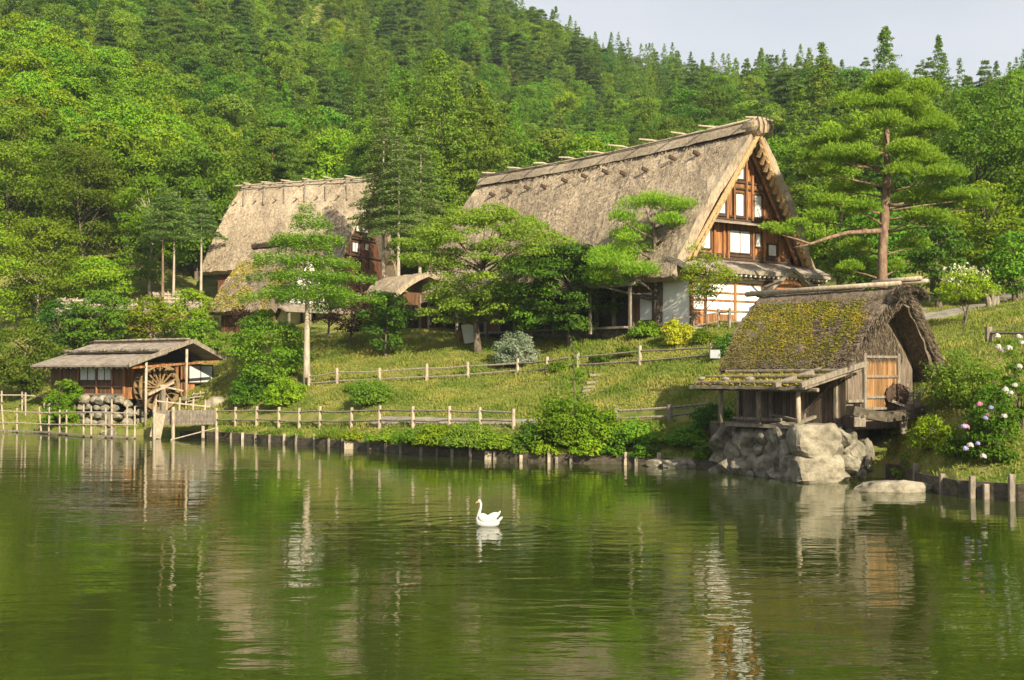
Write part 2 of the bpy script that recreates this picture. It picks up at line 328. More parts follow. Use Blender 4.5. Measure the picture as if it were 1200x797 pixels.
# low rings spreading from the swan
vm = N(t, 'ShaderNodeVectorMath', operation='DISTANCE'); L(tc.outputs['Object'], vm.inputs[0]); vm.inputs[1].default_value = (SW.x-.1, SW.y, 0)
sn = N(t, 'ShaderNodeMath', operation='MULTIPLY'); L(vm.outputs['Value'], sn.inputs[0]); sn.inputs[1].default_value = 9.0
si = N(t, 'ShaderNodeMath', operation='SINE'); L(sn.outputs[0], si.inputs[0])
fo = N(t, 'ShaderNodeMapRange'); fo.inputs['From Min'].default_value = .4; fo.inputs['From Max'].default_value = 7; fo.inputs['To Min'].default_value = .10; fo.inputs['To Max'].default_value = 0; L(vm.outputs['Value'], fo.inputs['Value'])
rg = N(t, 'ShaderNodeMath', operation='MULTIPLY'); L(si.outputs[0], rg.inputs[0]); L(fo.outputs['Result'], rg.inputs[1])
mu6 = N(t, 'ShaderNodeMath', operation='ADD'); L(mu.outputs[0], mu6.inputs[0]); L(rg.outputs[0], mu6.inputs[1]); mu = mu6
ad = N(t, 'ShaderNodeMath', operation='MULTIPLY_ADD'); L(w2.outputs['Fac'], ad.inputs[0]); ad.inputs[1].default_value = 1.4; L(mu.outputs[0], ad.inputs[2])
bp = N(t, 'ShaderNodeBump', Strength=1.0, Distance=.022); L(ad.outputs[0], bp.inputs['Height']); L(bp.outputs['Normal'], bs.inputs['Normal'])
bs.inputs['Base Color'].default_value = (.026, .038, .004, 1); bs.inputs['Roughness'].default_value = .02; bs.inputs['IOR'].default_value = 1.33
bs.inputs['Specular IOR Level'].default_value = .8
b = MB(); b.add([(-700,-400,0),(900,-400,0),(900,180,0),(-700,180,0)], [(0,1,2,3)]); b.build('water', m)['kind'] = 'structure'
def drape(name, pts, width, m, lift=.05, step=.5):
    P = [];
    for a, bb in zip(pts[:-1], pts[1:]):
        n = max(1, int((Vector(bb)-Vector(a)).length/step))
        for i in range(n): P.append(Vector(a).lerp(Vector(bb), i/n))
    P.append(Vector(pts[-1])); vs = []; k = 5
    for i, p in enumerate(P):
        d = (P[min(i+1, len(P)-1)]-P[max(i-1, 0)]); d.z = 0; d.normalize(); nn = Vector((-d.y, d.x, 0))
        zc = gz(p.x, p.y)
        for j in range(k):
            q = p+nn*width*(j/(k-1)-.5); e = noise.noise(Vector((q.x, q.y, 3)))*.2 if j in (0, k-1) else 0
            q = q+nn*e; vs.append((q.x, q.y, gz(q.x, q.y)+(lift if 0 < j < k-1 else -.01)))
    f = [(i*k+j, i*k+j+1, (i+1)*k+j+1, (i+1)*k+j) for i in range(len(P)-1) for j in range(k-1)]
    me = bpy.data.meshes.new(name); me.from_pydata(vs, [], f); me.shade_smooth(); o = link(name, me, m); o['kind'] = 'structure'; return o
drape('path', [G(p, np.interp(p, CP, KY[:, 1])+d) for p, d in [(440,1.2),(480,1.3),(540,1.3),(600,1.3),(650,1.4),(700,1.4),(720,1.5)]], 1.1, M['path'])
drape('path', [G(1030, 101), G(1080, 88), G(1110, 88), G(1150, 92), G(1200, 98), G(1300, 106), G(1400, 110)], 3.4, M['path'], .09)
# ------------------------------------------------------------------ thatched roofs
def thatch_roof(name, m, parent, hw, ze, zr, y0, y1, y0L=None, t=.7, lean=.5, bulge=.25, lean_back=.3, n=22, my=60, rough=.07, hw2=None, ze2=None, seed=0, sag=0):
    """gabled thatch shell: x across, y along; hw2/ze2 the right eave"""
    hw2 = hw2 or hw; ze2 = ze if ze2 is None else ze2
    def side(s, sg):
        h = hw if sg < 0 else hw2; z0 = ze if sg < 0 else ze2
        nx, nz_ = (zr-z0), h; l = math.hypot(nx, nz_); nx /= l; nz_ /= l
        bb = bulge*math.sin(math.pi*s)
        x = h*(1-s); z = z0+(zr-z0)*s
        r = max(0, (s-.9)/.1); z -= .25*r*r; 
        return sg*(x+nx*bb), z+nz_*bb, sg*nx, nz_
    prof = [side(i/n, -1) for i in range(n)]+[(0, zr-.1, 0, 1)]+[side(i/n, 1) for i in range(n-1, -1, -1)]
    out = [(p[0], p[1]) for p in prof]; inn = []
    for i, p in enumerate(prof):
        tt = t*(1 if 3 < i < len(prof)-4 else .85); inn.append((p[0]-p[2]*tt, p[1]-p[3]*tt))
    ss = [abs(i-n)/n for i in range(len(prof))]         # 1 at the eaves, 0 at the ridge
    k = len(prof); loop = out+[(o[0]*.67+i[0]*.33, o[1]*.67+i[1]*.33) for o, i in zip(out[-1:], inn[-1:])]+inn[::-1]+[(out[0][0]*.67+inn[0][0]*.33, out[0][1]*.67+inn[0][1]*.33)]
    sl_ = ss+[1]+ss[::-1]+[1]; K = len(loop); vs = []
    for j in range(my+1):
        f = j/my
        for i, (x, z) in enumerate(loop):
            ya = (y0 if (y0L is None or x > 0) else y0+(y0L-y0)*sl_[i])-lean*(1-sl_[i]); yb = y1+lean_back*(1-sl_[i]); y = ya+(yb-ya)*f
            p = Vector((x, y, z)); 
            if i < k:
                q = noise.noise(Vector((x*.9+seed, y*.9, z*.9)))*rough*1.6+noise.noise(Vector((x*3, y*3+seed, z*3)))*rough
                sg = -1 if i < n else 1; p += Vector((sg*.6*q, 0, .8*q))
                if i < 1 or i == k-1: p.z -= abs(noise.noise(Vector((y*2.5, 3+seed, i))))*rough*2
            p.z -= sag*math.sin(math.pi*f)*(1-sl_[i])
            if j in (0, my): p.y += noise.noise(Vector((x*3, z*3, j+seed)))*rough
            vs.append(p)
    fs = [(j*K+i, j*K+(i+1) % K, (j+1)*K+(i+1) % K, (j+1)*K+i) for j in range(my) for i in range(K)]
    # end caps strip between outer and inner
    for j, fl in ((0, 0), (my, 1)):
        o = j*K
        for i in range(k-1):
            a = [o+i, o+i+1, o+(2*k-i-1), o+(2*k-i)]; fs.append(a if fl else a[::-1])
        fs.append([o+k-1, o+k, o+k+1]); fs.append([o+0, o+K-1, o+K-2])
    mb = MB(); mb.v = vs; mb.f = [list(f) for f in fs]
    return mb.build(name, m, parent, smooth=False)
def roof_surface(hw, ze, zr, y0, y1, bulge, n, rng, side=-1, smax=1.0, smin=0.0):
    """random points on one slope, with normal and down-slope direction"""
    s = rng.uniform(smin, smax, n); y = rng.uniform(y0, y1, n); nx, nz_ = (zr-ze), hw; l = math.hypot(nx, nz_); nx /= l; nz_ /= l
    bb = bulge*np.sin(np.pi*s)
    P = np.stack([side*(hw*(1-s)+nx*bb), y, ze+(zr-ze)*s+nz_*bb-.25*np.clip((s-.9)/.1, 0, 1)**2], 1)
    Nn = np.tile([side*nx, 0, nz_], (n, 1)); D = np.tile([side*nz_, 0, -nx], (n, 1)); return P, Nn, D, s
def straw(name, m, parent, surf, length, width, rng, lift=.25, jit=.35):
    P, Nn, D, s = surf; n = len(P); d = unit(D+rng.normal(size=(n, 3))*jit+Nn*lift)
    side = unit(np.cross(d, rdirs(n, rng))); Ls = (length*rng.uniform(.5, 1.3, n))[:, None]*.5
    return quads_mesh(name, P+d*Ls*.3+Nn*.02, d*Ls, side*width*.5, m, parent)
def ridge_poles(root, ys, z, half, m, r=.09, x0=None, part='ridge_pole', rng=random.Random(3)):
    for y in ys:
        b = MB(); a = rng.uniform(-.12, .12)
        b.tube([(-half+rng.uniform(-.2,.2), y-a, z+rng.uniform(-.05,.05)), (0, y, z+.08), (half+rng.uniform(-.2,.2), y+a, z+rng.uniform(-.05,.05))], [r*.8, r, r*.8], 7); b.build(part, m, root, smooth=True)

# ------------------------------------------------------------------ big gassho farmhouse
def rect_part(root, name, m, y, px0, py0, px1, py1, th=.08, axis=1, parent=None):
    a = hit(px0, py0, root, axis, y); c = hit(px1, py1, root, axis, y); o = 1-axis if axis == 1 else 1
    i = 0 if axis == 1 else 1
    lo, hi = sorted((a[i], c[i])); z1, z0 = max(a[2], c[2]), min(a[2], c[2]); b = MB()
    if axis == 1: b.box(lo, hi, y-th, y, z0, z1)
    else: b.box(y-th, y, lo, hi, z0, z1)
    return b.build(name, m, parent or root), (lo, hi, z0, z1)
def window(root, y, quad, m=None, fr=None, th=.05, axis=1, mull=0):
    """quad in local wall coordinates (lo,hi,z0,z1[,z1b]) ; the paper pane with a frame round it"""
    lo, hi, z0, z1 = quad[:4]; zb = quad[4] if len(quad) > 4 else z1; b = MB()
    def P(u, v, z): return (u, v, z) if axis == 1 else (v, u, z)
    b.prism([P(lo, y, z0), P(hi, y, z0), P(hi, y, zb), P(lo, y, z1)], P(0, 0, 0), P(0, -th, 0))
    w_ = b.build('window', m or M['paper'], root)
    f = MB(); W = .09; q = y-th-.02
    for a, c in (((lo, z0), (hi, z0)), ((lo, z1), (hi, zb)), ((lo, z0-.03), (lo, z1+.03)), ((hi, z0-.03), (hi, zb+.03))):
        f.beam(P(a[0], q, a[1]), P(c[0], q, c[1]), W, W)
    for i in range(mull):
        u = lo+(hi-lo)*(i+1)/(mull+1); f.beam(P(u, q, z0), P(u, q, min(z1, zb)), .05, .05)
    f.build('window_frame', fr or M['wood_dark'], w_)
    return w_
FR = (15.9, 85.6)
hg = 7.1
bh = empty('thatched_farmhouse', (FR[0], FR[1], hg), R(36.87), 'largest steep thatched farmhouse on the slope, white paper windows in its brown timber gable', 'farmhouse')
HW, ZE, ZR, LEN = 7.25, 3.6, 14.0, 30.0
# the true positions of ridge and eaves follow from the sight lines
tr_ = thatch_roof('thatch_roof', M['thatch'], bh, HW, ZE, ZR, 0.0, LEN, t=.66, lean=.85, bulge=.45, lean_back=.8, my=90, rough=.10, sag=.25)
rng = np.random.default_rng(5)
straw('straw_surface', M['thatch'], tr_, roof_surface(HW, ZE, ZR, .1, LEN, .45, 16000, rng), .32, .04, rng, .08, .3)
# ridge cap of bundled straw, long runners and cross poles
b = MB(); pts = [(-.85,-.5),(-.62,-.02),(-.36,.28),(0,.4),(.36,.28),(.62,-.02),(.85,-.5)]; n = 40
for j in range(n+1):
    y = -.5+(LEN+1.0)*j/n; sg = -.25*math.sin(math.pi*j/n)
    for x, z in pts: b.v.append(Vector((x, y, ZR-.1+z+sg+noise.noise(Vector((x*2, y*1.5, 0)))*.08)))
for j in range(n):
    for i in range(6): b.f.append([j*7+i, j*7+i+1, (j+1)*7+i+1, (j+1)*7+i])
b.build('ridge_cap', M['thatch'], bh)
b = MB()      # rounded straw bundle that closes the ridge at the gable
for j in range(7):
    y = -1.35+j*.2; r = [.62,.78,.84,.86,.86,.84,.8][j]
    for i in range(16):
        a = 2*math.pi*i/16; b.v.append(Vector((.98*r*math.cos(a), y, ZR-.28+r*.74*math.sin(a)+.05*math.sin(i*2.1))))
for j in range(6):
    for i in range(16): b.f.append([j*16+i, j*16+(i+1) % 16, (j+1)*16+(i+1) % 16, (j+1)*16+i])
b.f.append(list(range(16))[::-1]); b.f.append([96+i for i in range(16)])
M['thatch_bundle'] = noisemat('thatch_bundle', [(.20,.145,.09),(.34,.26,.17),(.45,.36,.25)], (12,5,5), .95, .9, dist=.08, spec=.1)
e = b.build('ridge_end_bundle', M['thatch_bundle'], bh, wear=.09)
for x in (-.55, -.1, .35, .7):
    MB().tube([(x, -1.42, ZR-.85), (x*1.05, -1.5, ZR-.2), (x*.9, -1.25, ZR+.35)], .035, 5).build('rope', M['wood_dark'], e)
for x in (-.42, .42):
    MB().tube([(x, -1.2, ZR+.26), (x, LEN*.25, ZR+.08), (x, LEN*.5, ZR-.02), (x, LEN*.75, ZR+.08), (x, LEN+.4, ZR+.26)], .08, 6).build('ridge_runner', M['log'], bh, smooth=True)
ridge_poles(bh, [-.9, 3.2, 6.3, 9.5, 12.7, 15.8, 19, 22.3, 25.6, 29], ZR+.30, 1.25, M['log'], .08)
# short peg ends that stick out of the thatch below the ridge
rr = random.Random(2)
for k in range(11):
    y = 3.2+k*2.35; s = .80+rr.uniform(-.03, .03); x = -(HW*(1-s)+.35); z = ZE+(ZR-ZE)*s+.1
    MB().beam((x+.3, y, z-.05), (x-.42, y, z+.16), .2, .26).build('roof_peg', M['wood_dark'], bh, bevel=.03)
# gable wall
YW = .75
def slopex(z, off): return max(.02, (ZR-z)/(ZR-ZE)*HW-off)
b = MB(); b.prism([(-slopex(3.6,.75), YW, 3.6), (slopex(3.6,.75), YW, 3.6), (.05, YW, ZR-.9), (-.05, YW, ZR-.9)], (0, 0, 0), (0, .25, 0))
b.build('gable_wall', M['wood_brown'], bh)
b = MB()   # inner dark gable soffit boards
def wl(p0, p1): # pixel rect to wall rect
    a = hit(p0[0], p0[1], bh, 1, YW); c = hit(p1[0], p1[1], bh, 1, YW); return [a[0], c[0], c[2], a[2]]
wins = [((860.5,184),(871,211)), ((838.7,224),(849.5,251)), ((861,226),(871,254)), ((882.5,228),(892,256)),
        ((820.5,268),(832,292)), ((854,269),(878.5,298)), ((884,273),(891,290)), ((899,286),(909.5,301))]
for i, (p, q) in enumerate(wins):
    r4 = wl(p, q)
    if i == 0: r4 = [r4[0], r4[1], r4[2], r4[3]-.55, r4[3]+.1]
    if i == 1: r4 = [r4[0], r4[1], r4[2], r4[3]-.5, r4[3]+.1]
    window(bh, YW, r4, mull=1 if i == 5 else 0)
def wz(py, px=865): return hit(px, py, bh, 1, YW)[2]
for py, wdt in ((213, .16), (221, .12), (254.5, .12), (258, .14), (300, .16), (304, .2)):
    z = wz(py); x = slopex(z, .95); MB().beam((-x, YW-.05, z), (x, YW-.05, z), .14, wdt).build('gable_beam', M['wood_dark'], bh)
for px in (851, 859, 873.5, 880.5, 894):
    x = hit(px, 240, bh, 1, YW)[0]; zt = min(ZR-1.2, ZR-(abs(x)+1.0)/HW*(ZR-ZE)); MB().beam((x, YW-.09, wz(258)), (x, YW-.09, zt), .16, .16).build('gable_post', M['wood_brown'], bh)
for px in (836, 847, 852, 881.5, 893.5, 911):
    x = hit(px, 285, bh, 1, YW)[0]; MB().beam((x, YW-.09, wz(304)), (x, YW-.09, wz(262)), .16, .16).build('gable_post', M['wood_brown'], bh)
z = wz(263); x = slopex(z, .55)
b = MB(); b.add([(-x, YW-.95, z-.05), (x, YW-.95, z-.05), (x, YW, z+.22), (-x, YW, z+.22), (-x, YW-.95, z-.13), (x, YW-.95, z-.13), (x, YW, z+.1), (-x, YW, z+.1)], [(0,1,2,3),(7,6,5,4),(0,4,5,1),(1,5,6,2),(3,2,6,7),(0,3,7,4)])
b.build('shelf_roof', M['shingle'], bh)
# tied straw bundles edging the inside of the gable
for sg in (-1, 1):
    b = MB(); nb = 19
    for i in range(nb):
        s = .06+.86*i/nb; ds = .86/nb*1.35; xo = HW*(1-s)-.70; z = ZE+(ZR-ZE)*s-.1
        x2 = HW*(1-s-ds)-.62; z2 = ZE+(ZR-ZE)*(s+ds)-.1
        if x2 < .1: continue
        b.tube([(sg*xo, -.35, z-.18), (sg*(xo+x2)/2, -.42-.5*s, (z+z2)/2), (sg*x2, -.35-.55*s, z2)], [.19, .13, .06] if sg > 0 else [.12, .09, .05], 7)
    b.build('tied_straw_edging', M['thatch_edge'], bh)
    b = MB()      # orange-brown cut straw face of the gable thatch
    b.tube([(sg*(HW-.80), .12, ZE-.05), (sg*.10, -.95, ZR-.85)], [.2, .16], 8); b.build('cut_straw_face', M['thatch_edge'], bh, wear=.06)
# rafters under the gable overhang on the right
for k, yy in enumerate((.35, .95)):
    for sg in (-1, 1):
        MB().tube([(sg*(HW-1.3), yy, ZE+.1), (sg*.1, yy-.3, ZR-1.2)], .13, 7).build('rafter', M['wood_brown'], bh)
# ground floor: white plastered end and dark long side
WX = 5.9; YG = -.35
b = MB(); b.box(-WX, WX, YG, LEN-1.5, 0.25, 4.35); b.build('ground_floor_wall', M['plaster'], bh)
b = MB(); b.box(-WX-.15, WX+.15, YG-.12, LEN-1.3, -1.2, .35); b.build('plinth', M['stone'], bh)
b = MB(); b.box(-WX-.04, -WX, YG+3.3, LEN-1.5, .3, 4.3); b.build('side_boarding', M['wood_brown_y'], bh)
def gx(px, py=350): return hit(px, py, bh, 1, YG)[0]
def gzz(py, px=840): return hit(px, py, bh, 1, YG)[2]
for px in (826, 861, 896):
    x = gx(px); MB().beam((x, YG-.03, .35), (x, YG-.03, 4.3), .2, .12).build('wall_post', M['wood_brown'], bh)
for x in (-WX+.08, WX-.1): MB().beam((x, YG-.04, .35), (x, YG-.04, 4.3), .24, .14).build('wall_post', M['wood_brown'], bh)
for py in (331.5, 343, 352, 364):
    z = gzz(py); MB().beam((-WX, YG-.02, z), (WX, YG-.02, z), .07, .13).build('wall_rail', M['wood_brown'], bh)
MB().box(-WX+.1, gx(826)-.1, YG-.05, YG-.01, .4, gzz(366)).build('lower_boarding', M['wood_brown'], bh)
MB().box(gx(826)+.1, gx(861)-.1, YG-.05, YG-.01, .4, gzz(368)).build('lower_boarding', M['wood_brown'], bh)
# pent roof over the plastered end with rafter ends
zt = hit(855, 305, bh, 1, YW-.1)[2]; yo = YG-.95; zo = 4.1
b = MB(); nx_ = 40; pts = []
for i in range(nx_+1):
    x = -WX-.9+(2*WX+1.8)*i/nx_; q = noise.noise(Vector((x*2, 0, 0)))*.05
    pts += [(x, YW, zt), (x, (YW+yo)/2, (zt+zo)/2+.12+q), (x, yo, zo+q), (x, yo+.03, zo-.26+q), (x, YW, zt-.3)]
for i in range(nx_):
    for j in range(5): b.f.append([i*5+j, i*5+(j+1) % 5, (i+1)*5+(j+1) % 5, (i+1)*5+j])
b.v = [Vector(p) for p in pts]; b.f += [[0,1,2,3,4], [nx_*5+j for j in (4,3,2,1,0)]]
b.build('pent_roof', M['shingle'], bh)
b = MB()
for i in range(30):
    x = -WX-.6+i*(2*WX+1.2)/29; b.beam((x, YW-.4, zt-.45), (x, yo+.12, zo-.36), .11, .13)
b.build('rafter_ends', M['paper'], bh)
MB().beam((-WX-.8, yo+.45, zo-.5), (WX+.8, yo+.45, zo-.5), .14, .18).build('eaves_beam', M['wood_dark'], bh)
# small entrance gable on the pent roof
a = hit(931, 318, bh, 1, YG-1.1); l = hit(908, 338, bh, 1, YG-1.1); r_ = hit(953, 337, bh, 1, YG-1.1)
pr = MB()
for p in (l, r_):
    d = Vector((0, 3.2, 0)); u = Vector((0, 0, .22)); ext = (Vector(p)-a)*.08
    q = Vector(p)+ext; pr.add([a, q, q+d, a+d, a+u, q+u, q+u+d, a+u+d], [(0,1,2,3),(7,6,5,4),(0,4,5,1),(1,5,6,2),(2,6,7,3),(3,7,4,0)])
po = pr.build('entrance_roof', M['wood_grey'], bh)
c_ = Vector((a[0], a[1]+.35, 0)); MB().prism([(l[0]+.35, a[1]+.35, l[2]), (r_[0]-.35, a[1]+.35, l[2]), (a[0], a[1]+.35, a[2]-.15)], (0,0,0), (0,.1,0)).build('entrance_gable_board', M['wood_brown'], po)
for x in (l[0]+.5, r_[0]-.5): MB().beam((x, a[1]+.3, .0), (x, a[1]+.3, l[2]), .2).build('porch_post', M['wood_brown'], bh)
# veranda side under the eaves: dark openings between posts, low floor, shutters
ny = 12
for i in range(ny+1):
    y = YG+5.3+i*(LEN-7.4)/ny; MB().beam((-WX-.12, y, .1), (-WX-.12, y, 4.0), .2).build('veranda_post', M['wood_grey'], bh)
for i in range(ny):
    y = YG+5.3+i*(LEN-7.4)/ny; d = (LEN-7.4)/ny
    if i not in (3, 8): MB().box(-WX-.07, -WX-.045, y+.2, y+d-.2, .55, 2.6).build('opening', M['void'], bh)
MB().box(-WX-1.2, -WX-.1, YG+5, LEN-1.8, .35, .5).build('veranda_floor', M['wood_grey'], bh)
MB().box(-WX-.09, -WX-.05, YG+3.5, YG+4.6, .9, 2.7).build('paper_screen', M['paper'], bh)
b = MB()  # lower eave roof over the veranda
b.prism([(-WX-2.1, YG+3.2, 3.05), (-WX+.1, YG+3.2, 4.1), (-WX+.1, YG+3.2, 4.35), (-WX-2.1, YG+3.2, 3.25)], (0,0,0), (0, LEN-5, 0)); b.build('veranda_roof', M['shingle'], bh)
for i in range(7): MB().beam((-WX-1.9, YG+3.6+i*4, .0), (-WX-1.9, YG+3.6+i*4, 3.1), .16).build('veranda_post', M['wood_grey'], bh)

# railing in front of the plastered end
def on_plane(px, py, y): return hit(px, py, bh, 1, y)
# ------------------------------------------------------------------ thatched annex at the far left of the farmhouse
M['wood_red'] = M['wood_brown_y']
an = empty('thatched_annex', G(497, 103.5), R(36.87), 'small low thatched annex with open dark doorway at the left end of the largest farmhouse', 'outbuilding')
thatch_roof('thatch_roof', M['thatch'], an, 3.2, 2.5, 4.6, -.3, 5, t=.4, my=20)
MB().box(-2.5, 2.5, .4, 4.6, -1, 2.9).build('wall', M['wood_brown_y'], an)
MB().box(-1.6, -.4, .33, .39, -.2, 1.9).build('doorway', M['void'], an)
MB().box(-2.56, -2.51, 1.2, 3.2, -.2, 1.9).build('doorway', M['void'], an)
for x in (-2.4, -.2, 1.2, 2.4): MB().beam((x, .3, -1), (x, .3, 2.7), .16).build('post', M['wood_grey'], an)

# ------------------------------------------------------------------ second gassho house, left, behind
M['wood_red'] = noisemat('wood_red', [(.05,.022,.012),(.11,.045,.022),(.17,.07,.035)], (9,9,1.2), .75, .3, planks=(0,.3))
ZR2 = 14.4; g2 = Vector((-14.0, 125, 9.0))
h2 = empty('thatched_farmhouse', g2, R(67), 'steep thatched farmhouse at the left of the slope, small reddish gable with white windows', 'farmhouse')
tr2 = thatch_roof('thatch_roof', M['thatch'], h2, 6.2, 5.4, ZR2, 0, 15.4, t=.7, lean=.6, bulge=.35, lean_back=-.4, my=50, rough=.1, sag=-.1)
straw('straw_surface', M['thatch'], tr2, roof_surface(6.2, 5.4, ZR2, .1, 15.2, .35, 6000, rng), .5, .07, rng, .12, .3)
for x in (-.6, .6): MB().tube([(x, -.9, ZR2+.1), (x, 15.3, ZR2+.12)], .09, 6).build('ridge_runner', M['log'], h2)
ridge_poles(h2, [-.4, 2, 4.4, 6.8, 9.2, 11.6, 14], ZR2+.28, 1.3, M['log'], .09)
for k in range(6):
    y = 1.6+k*2.4; s = .86; MB().tube([(-(6.2*(1-s)-.2), y+.5, ZR2-.35), (-(6.2*(1-s)+1.15), y-.3, 5.4+(ZR2-5.4)*s-.9)], .08, 6).build('roof_stay', M['wood_grey'], h2)
    s = .80; MB().tube([(-(6.2*(1-s)+.2), y+.9, 5.4+(ZR2-5.4)*s+.1), (-(6.2*(1-s)+.95), y+.7, 5.4+(ZR2-5.4)*s+.05)], .08, 6).build('roof_stay', M['wood_grey'], h2)
def s2(z): return max(.05, (ZR2-z)/(ZR2-5.4)*6.2-.8)
MB().prism([(-s2(4.6), 1.1, 4.6), (s2(4.6), 1.1, 4.6), (.05, 1.1, ZR2-.8), (-.05, 1.1, ZR2-.8)], (0,0,0), (0,.2,0)).build('gable_wall', M['wood_red'], h2)
def w2l(p, q): a = hit(p[0], p[1], h2, 1, 1.1); c = hit(q[0], q[1], h2, 1, 1.1); return [a[0], c[0], c[2], a[2]]
for p, q in [((424,244),(428.5,256)), ((416.5,263.5),(431.5,274)), ((412,283),(419,296)), ((427,285),(432,294))]: window(h2, 1.1, w2l(p, q), mull=1)
for py in (259, 261, 277, 280, 300):
    z = hit(420, py, h2, 1, 1.1)[2]; x = s2(z); MB().beam((-x, 1.0, z), (x, 1.0, z), .16, .16).build('gable_beam', M['wood_dark'], h2)
for x in (-3.6, -2, .2, 1.8): MB().beam((x, 1.0, 4.7), (x, 1.0, ZR2-(abs(x)+1)*9/6.2), .14, .14).build('gable_post', M['wood_dark'], h2)
MB().box(-5.2, 5.2, .9, 14, -1, 5.6).build('ground_floor_wall', M['wood_red'], h2)
for x in (-5.1, -3, 0, 3, 5.1): MB().beam((x, .85, -1), (x, .85, 5.4), .2).build('wall_post', M['wood_grey'], h2)
# ------------------------------------------------------------------ third thatched house, below it
h3 = empty('thatched_house', (-17.0, 110, 8.0), R(53.13), 'low mossy thatched house just below the left farmhouse, half hidden by a spruce', 'house')
ZR3 = 7.7
t3 = thatch_roof('thatch_roof', M['thatch_old'], h3, 4.9, 1.75, ZR3, 0, 8.2, t=.6, lean=.2, bulge=.25, lean_back=-.9, my=40, rough=.1)
straw('straw_surface', M['thatch'], t3, roof_surface(4.9, 1.75, ZR3, .1, 8.1, .25, 5000, rng), .45, .06, rng, .15, .35)
P_ = roof_surface(4.9, 1.75, ZR3, .2, 8.0, .25, 5200, rng, smax=.75)
k_ = np.array([noise.noise(Vector(p)*.6) for p in P_[0]]) > -.02
straw('moss', M['moss'], t3, tuple(a[k_] for a in P_), .28, .13, rng, .5, .8)
MB().tube([(0, -.5, ZR3+.1), (0, 7.7, ZR3+.05)], .32, 7).build('ridge_log', M['wood_dark'], h3)
ridge_poles(h3, [.6, 2.6, 4.6, 6.6], ZR3+.25, .8, M['wood_grey'], .07)
MB().prism([(-3.7, .9, .4), (3.7, .9, .4), (.05, .9, ZR3-.8), (-.05, .9, ZR3-.8)], (0,0,0), (0,.2,0)).build('gable_wall', M['plaster'], h3)
MB().box(-3.8, 3.8, 1.0, 7.6, -1.5, 2.0).build('ground_floor_wall', M['wood_brown_y'], h3)
for z in (1.9, 3.6): MB().beam((-3.8*(1-z/9), .82, z), (3.8*(1-z/9), .82, z), .16, .22).build('gable_beam', M['wood_dark'], h3)
for x in (-2.2, -.7, .8, 2.2): MB().beam((x, .84, .2), (x, .84, 3.6), .16).build('gable_post', M['wood_dark'], h3)
MB().prism([(-4.2, -.9, 1.55), (4.2, -.9, 1.55), (4.2, .95, 2.3), (-4.2, .95, 2.3)], (0,0,0), (0,0,.18)).build('porch_roof', M['shingle'], h3)
for x in (-3.6, -1.2, 1.2, 3.6): MB().beam((x, -.7, -1.5), (x, -.7, 1.6), .16).build('porch_post', M['wood_grey'], h3)
# ------------------------------------------------------------------ low shingled house among the trees on the left
def low_roof(name, px, Y, base, L_, W_, hz, rz, label):
    p = G(px, Y); o = empty(name, (p.x, p.y, base), rz, label, 'house')
    b = MB()
    for sg in (-1, 1):
        nL = 24
        for i in range(nL+1):
            x = -L_/2+L_*i/nL; q = .04*math.sin(i*2.3)
            b.v += [Vector((x, 0, hz+1.5+q)), Vector((x, sg*W_/2, hz+q)), Vector((x, sg*W_/2, hz-.18+q)), Vector((x, 0, hz+1.2+q))]
        o_ = len(b.v)-4*(nL+1)
        for i in range(nL):
            for j in range(4): b.f.append([o_+i*4+j, o_+i*4+(j+1) % 4, o_+(i+1)*4+(j+1) % 4, o_+(i+1)*4+j])
    b.build('shingle_roof', M['shingle'], o)
    MB().box(-L_/2+.6, L_/2-.6, -W_/2+.8, W_/2-.8, -3, hz-.1).build('wall', M['wood_brown'], o)
    for k in range(9):
        x = -L_/2+.5+k*(L_-1)/8; MB().tube([(x, -W_/2+.5, hz+.42), (x+.2, -.1, hz+1.6)], .06, 5).build('roof_pole', M['log'], o)
    for k in range(3): MB().tube([(-L_/2, -W_/2*(.25+.27*k), hz+1.25-.4*k), (L_/2, -W_/2*(.25+.27*k), hz+1.25-.4*k)], .07, 5).build('roof_batten', M['log'], o)
    return o
low_roof('shingled_house', 130, 119, 8.5, 9.5, 6, 1.3, R(14), 'long low house with a pale shingle roof hidden among the left trees')
low_roof('shingled_house', 203, 122, 9.3, 4, 5, 1.3, R(24), 'small house with a pale shingle roof right of the longer one in the left trees')
# ------------------------------------------------------------------ watermill
ml = empty('watermill', (-24.3, 96.0, 2.85), R(50), 'small brown timber watermill with a shingle roof standing at the pond edge', 'watermill')
zr = 3.95; xl, zl = -5.4, 2.2; xr, zr_ = 2.9, 2.7
def slab(p0, p1, ya, yb, th, nseg=30, wob=.03):   # sloping slab between (x,z) points, along y
    b = MB()
    for i in range(nseg+1):
        y = ya+(yb-ya)*i/nseg; q = noise.noise(Vector((y*2, p0[0], 1)))*wob
        b.v += [Vector((p0[0], y, p0[1]+q)), Vector((p1[0], y, p1[1]+q)), Vector((p1[0], y, p1[1]-th+q)), Vector((p0[0], y, p0[1]-th+q))]
    for i in range(nseg):
        for j in range(4): b.f.append([i*4+j, i*4+(j+1) % 4, (i+1)*4+(j+1) % 4, (i+1)*4+j])
    b.f += [[0,1,2,3], [nseg*4+j for j in (3,2,1,0)]]; return b
mid = (-2.4, zr-(zr-zl)*2.4/5.2+.14)
slab((xl, zl), (-2.2, mid[1]-.12), -.6, 13.0, .14).build('shingle_roof', M['shingle'], ml)
slab((-2.7, mid[1]-.02), (.05, zr+.12), -.3, 12.4, .12).build('shingle_roof', M['shingle'], ml)
slab((.0, zr+.12), (xr, zr_), -.6, 12.6, .14).build('shingle_roof', M['shingle'], ml)
b = MB()
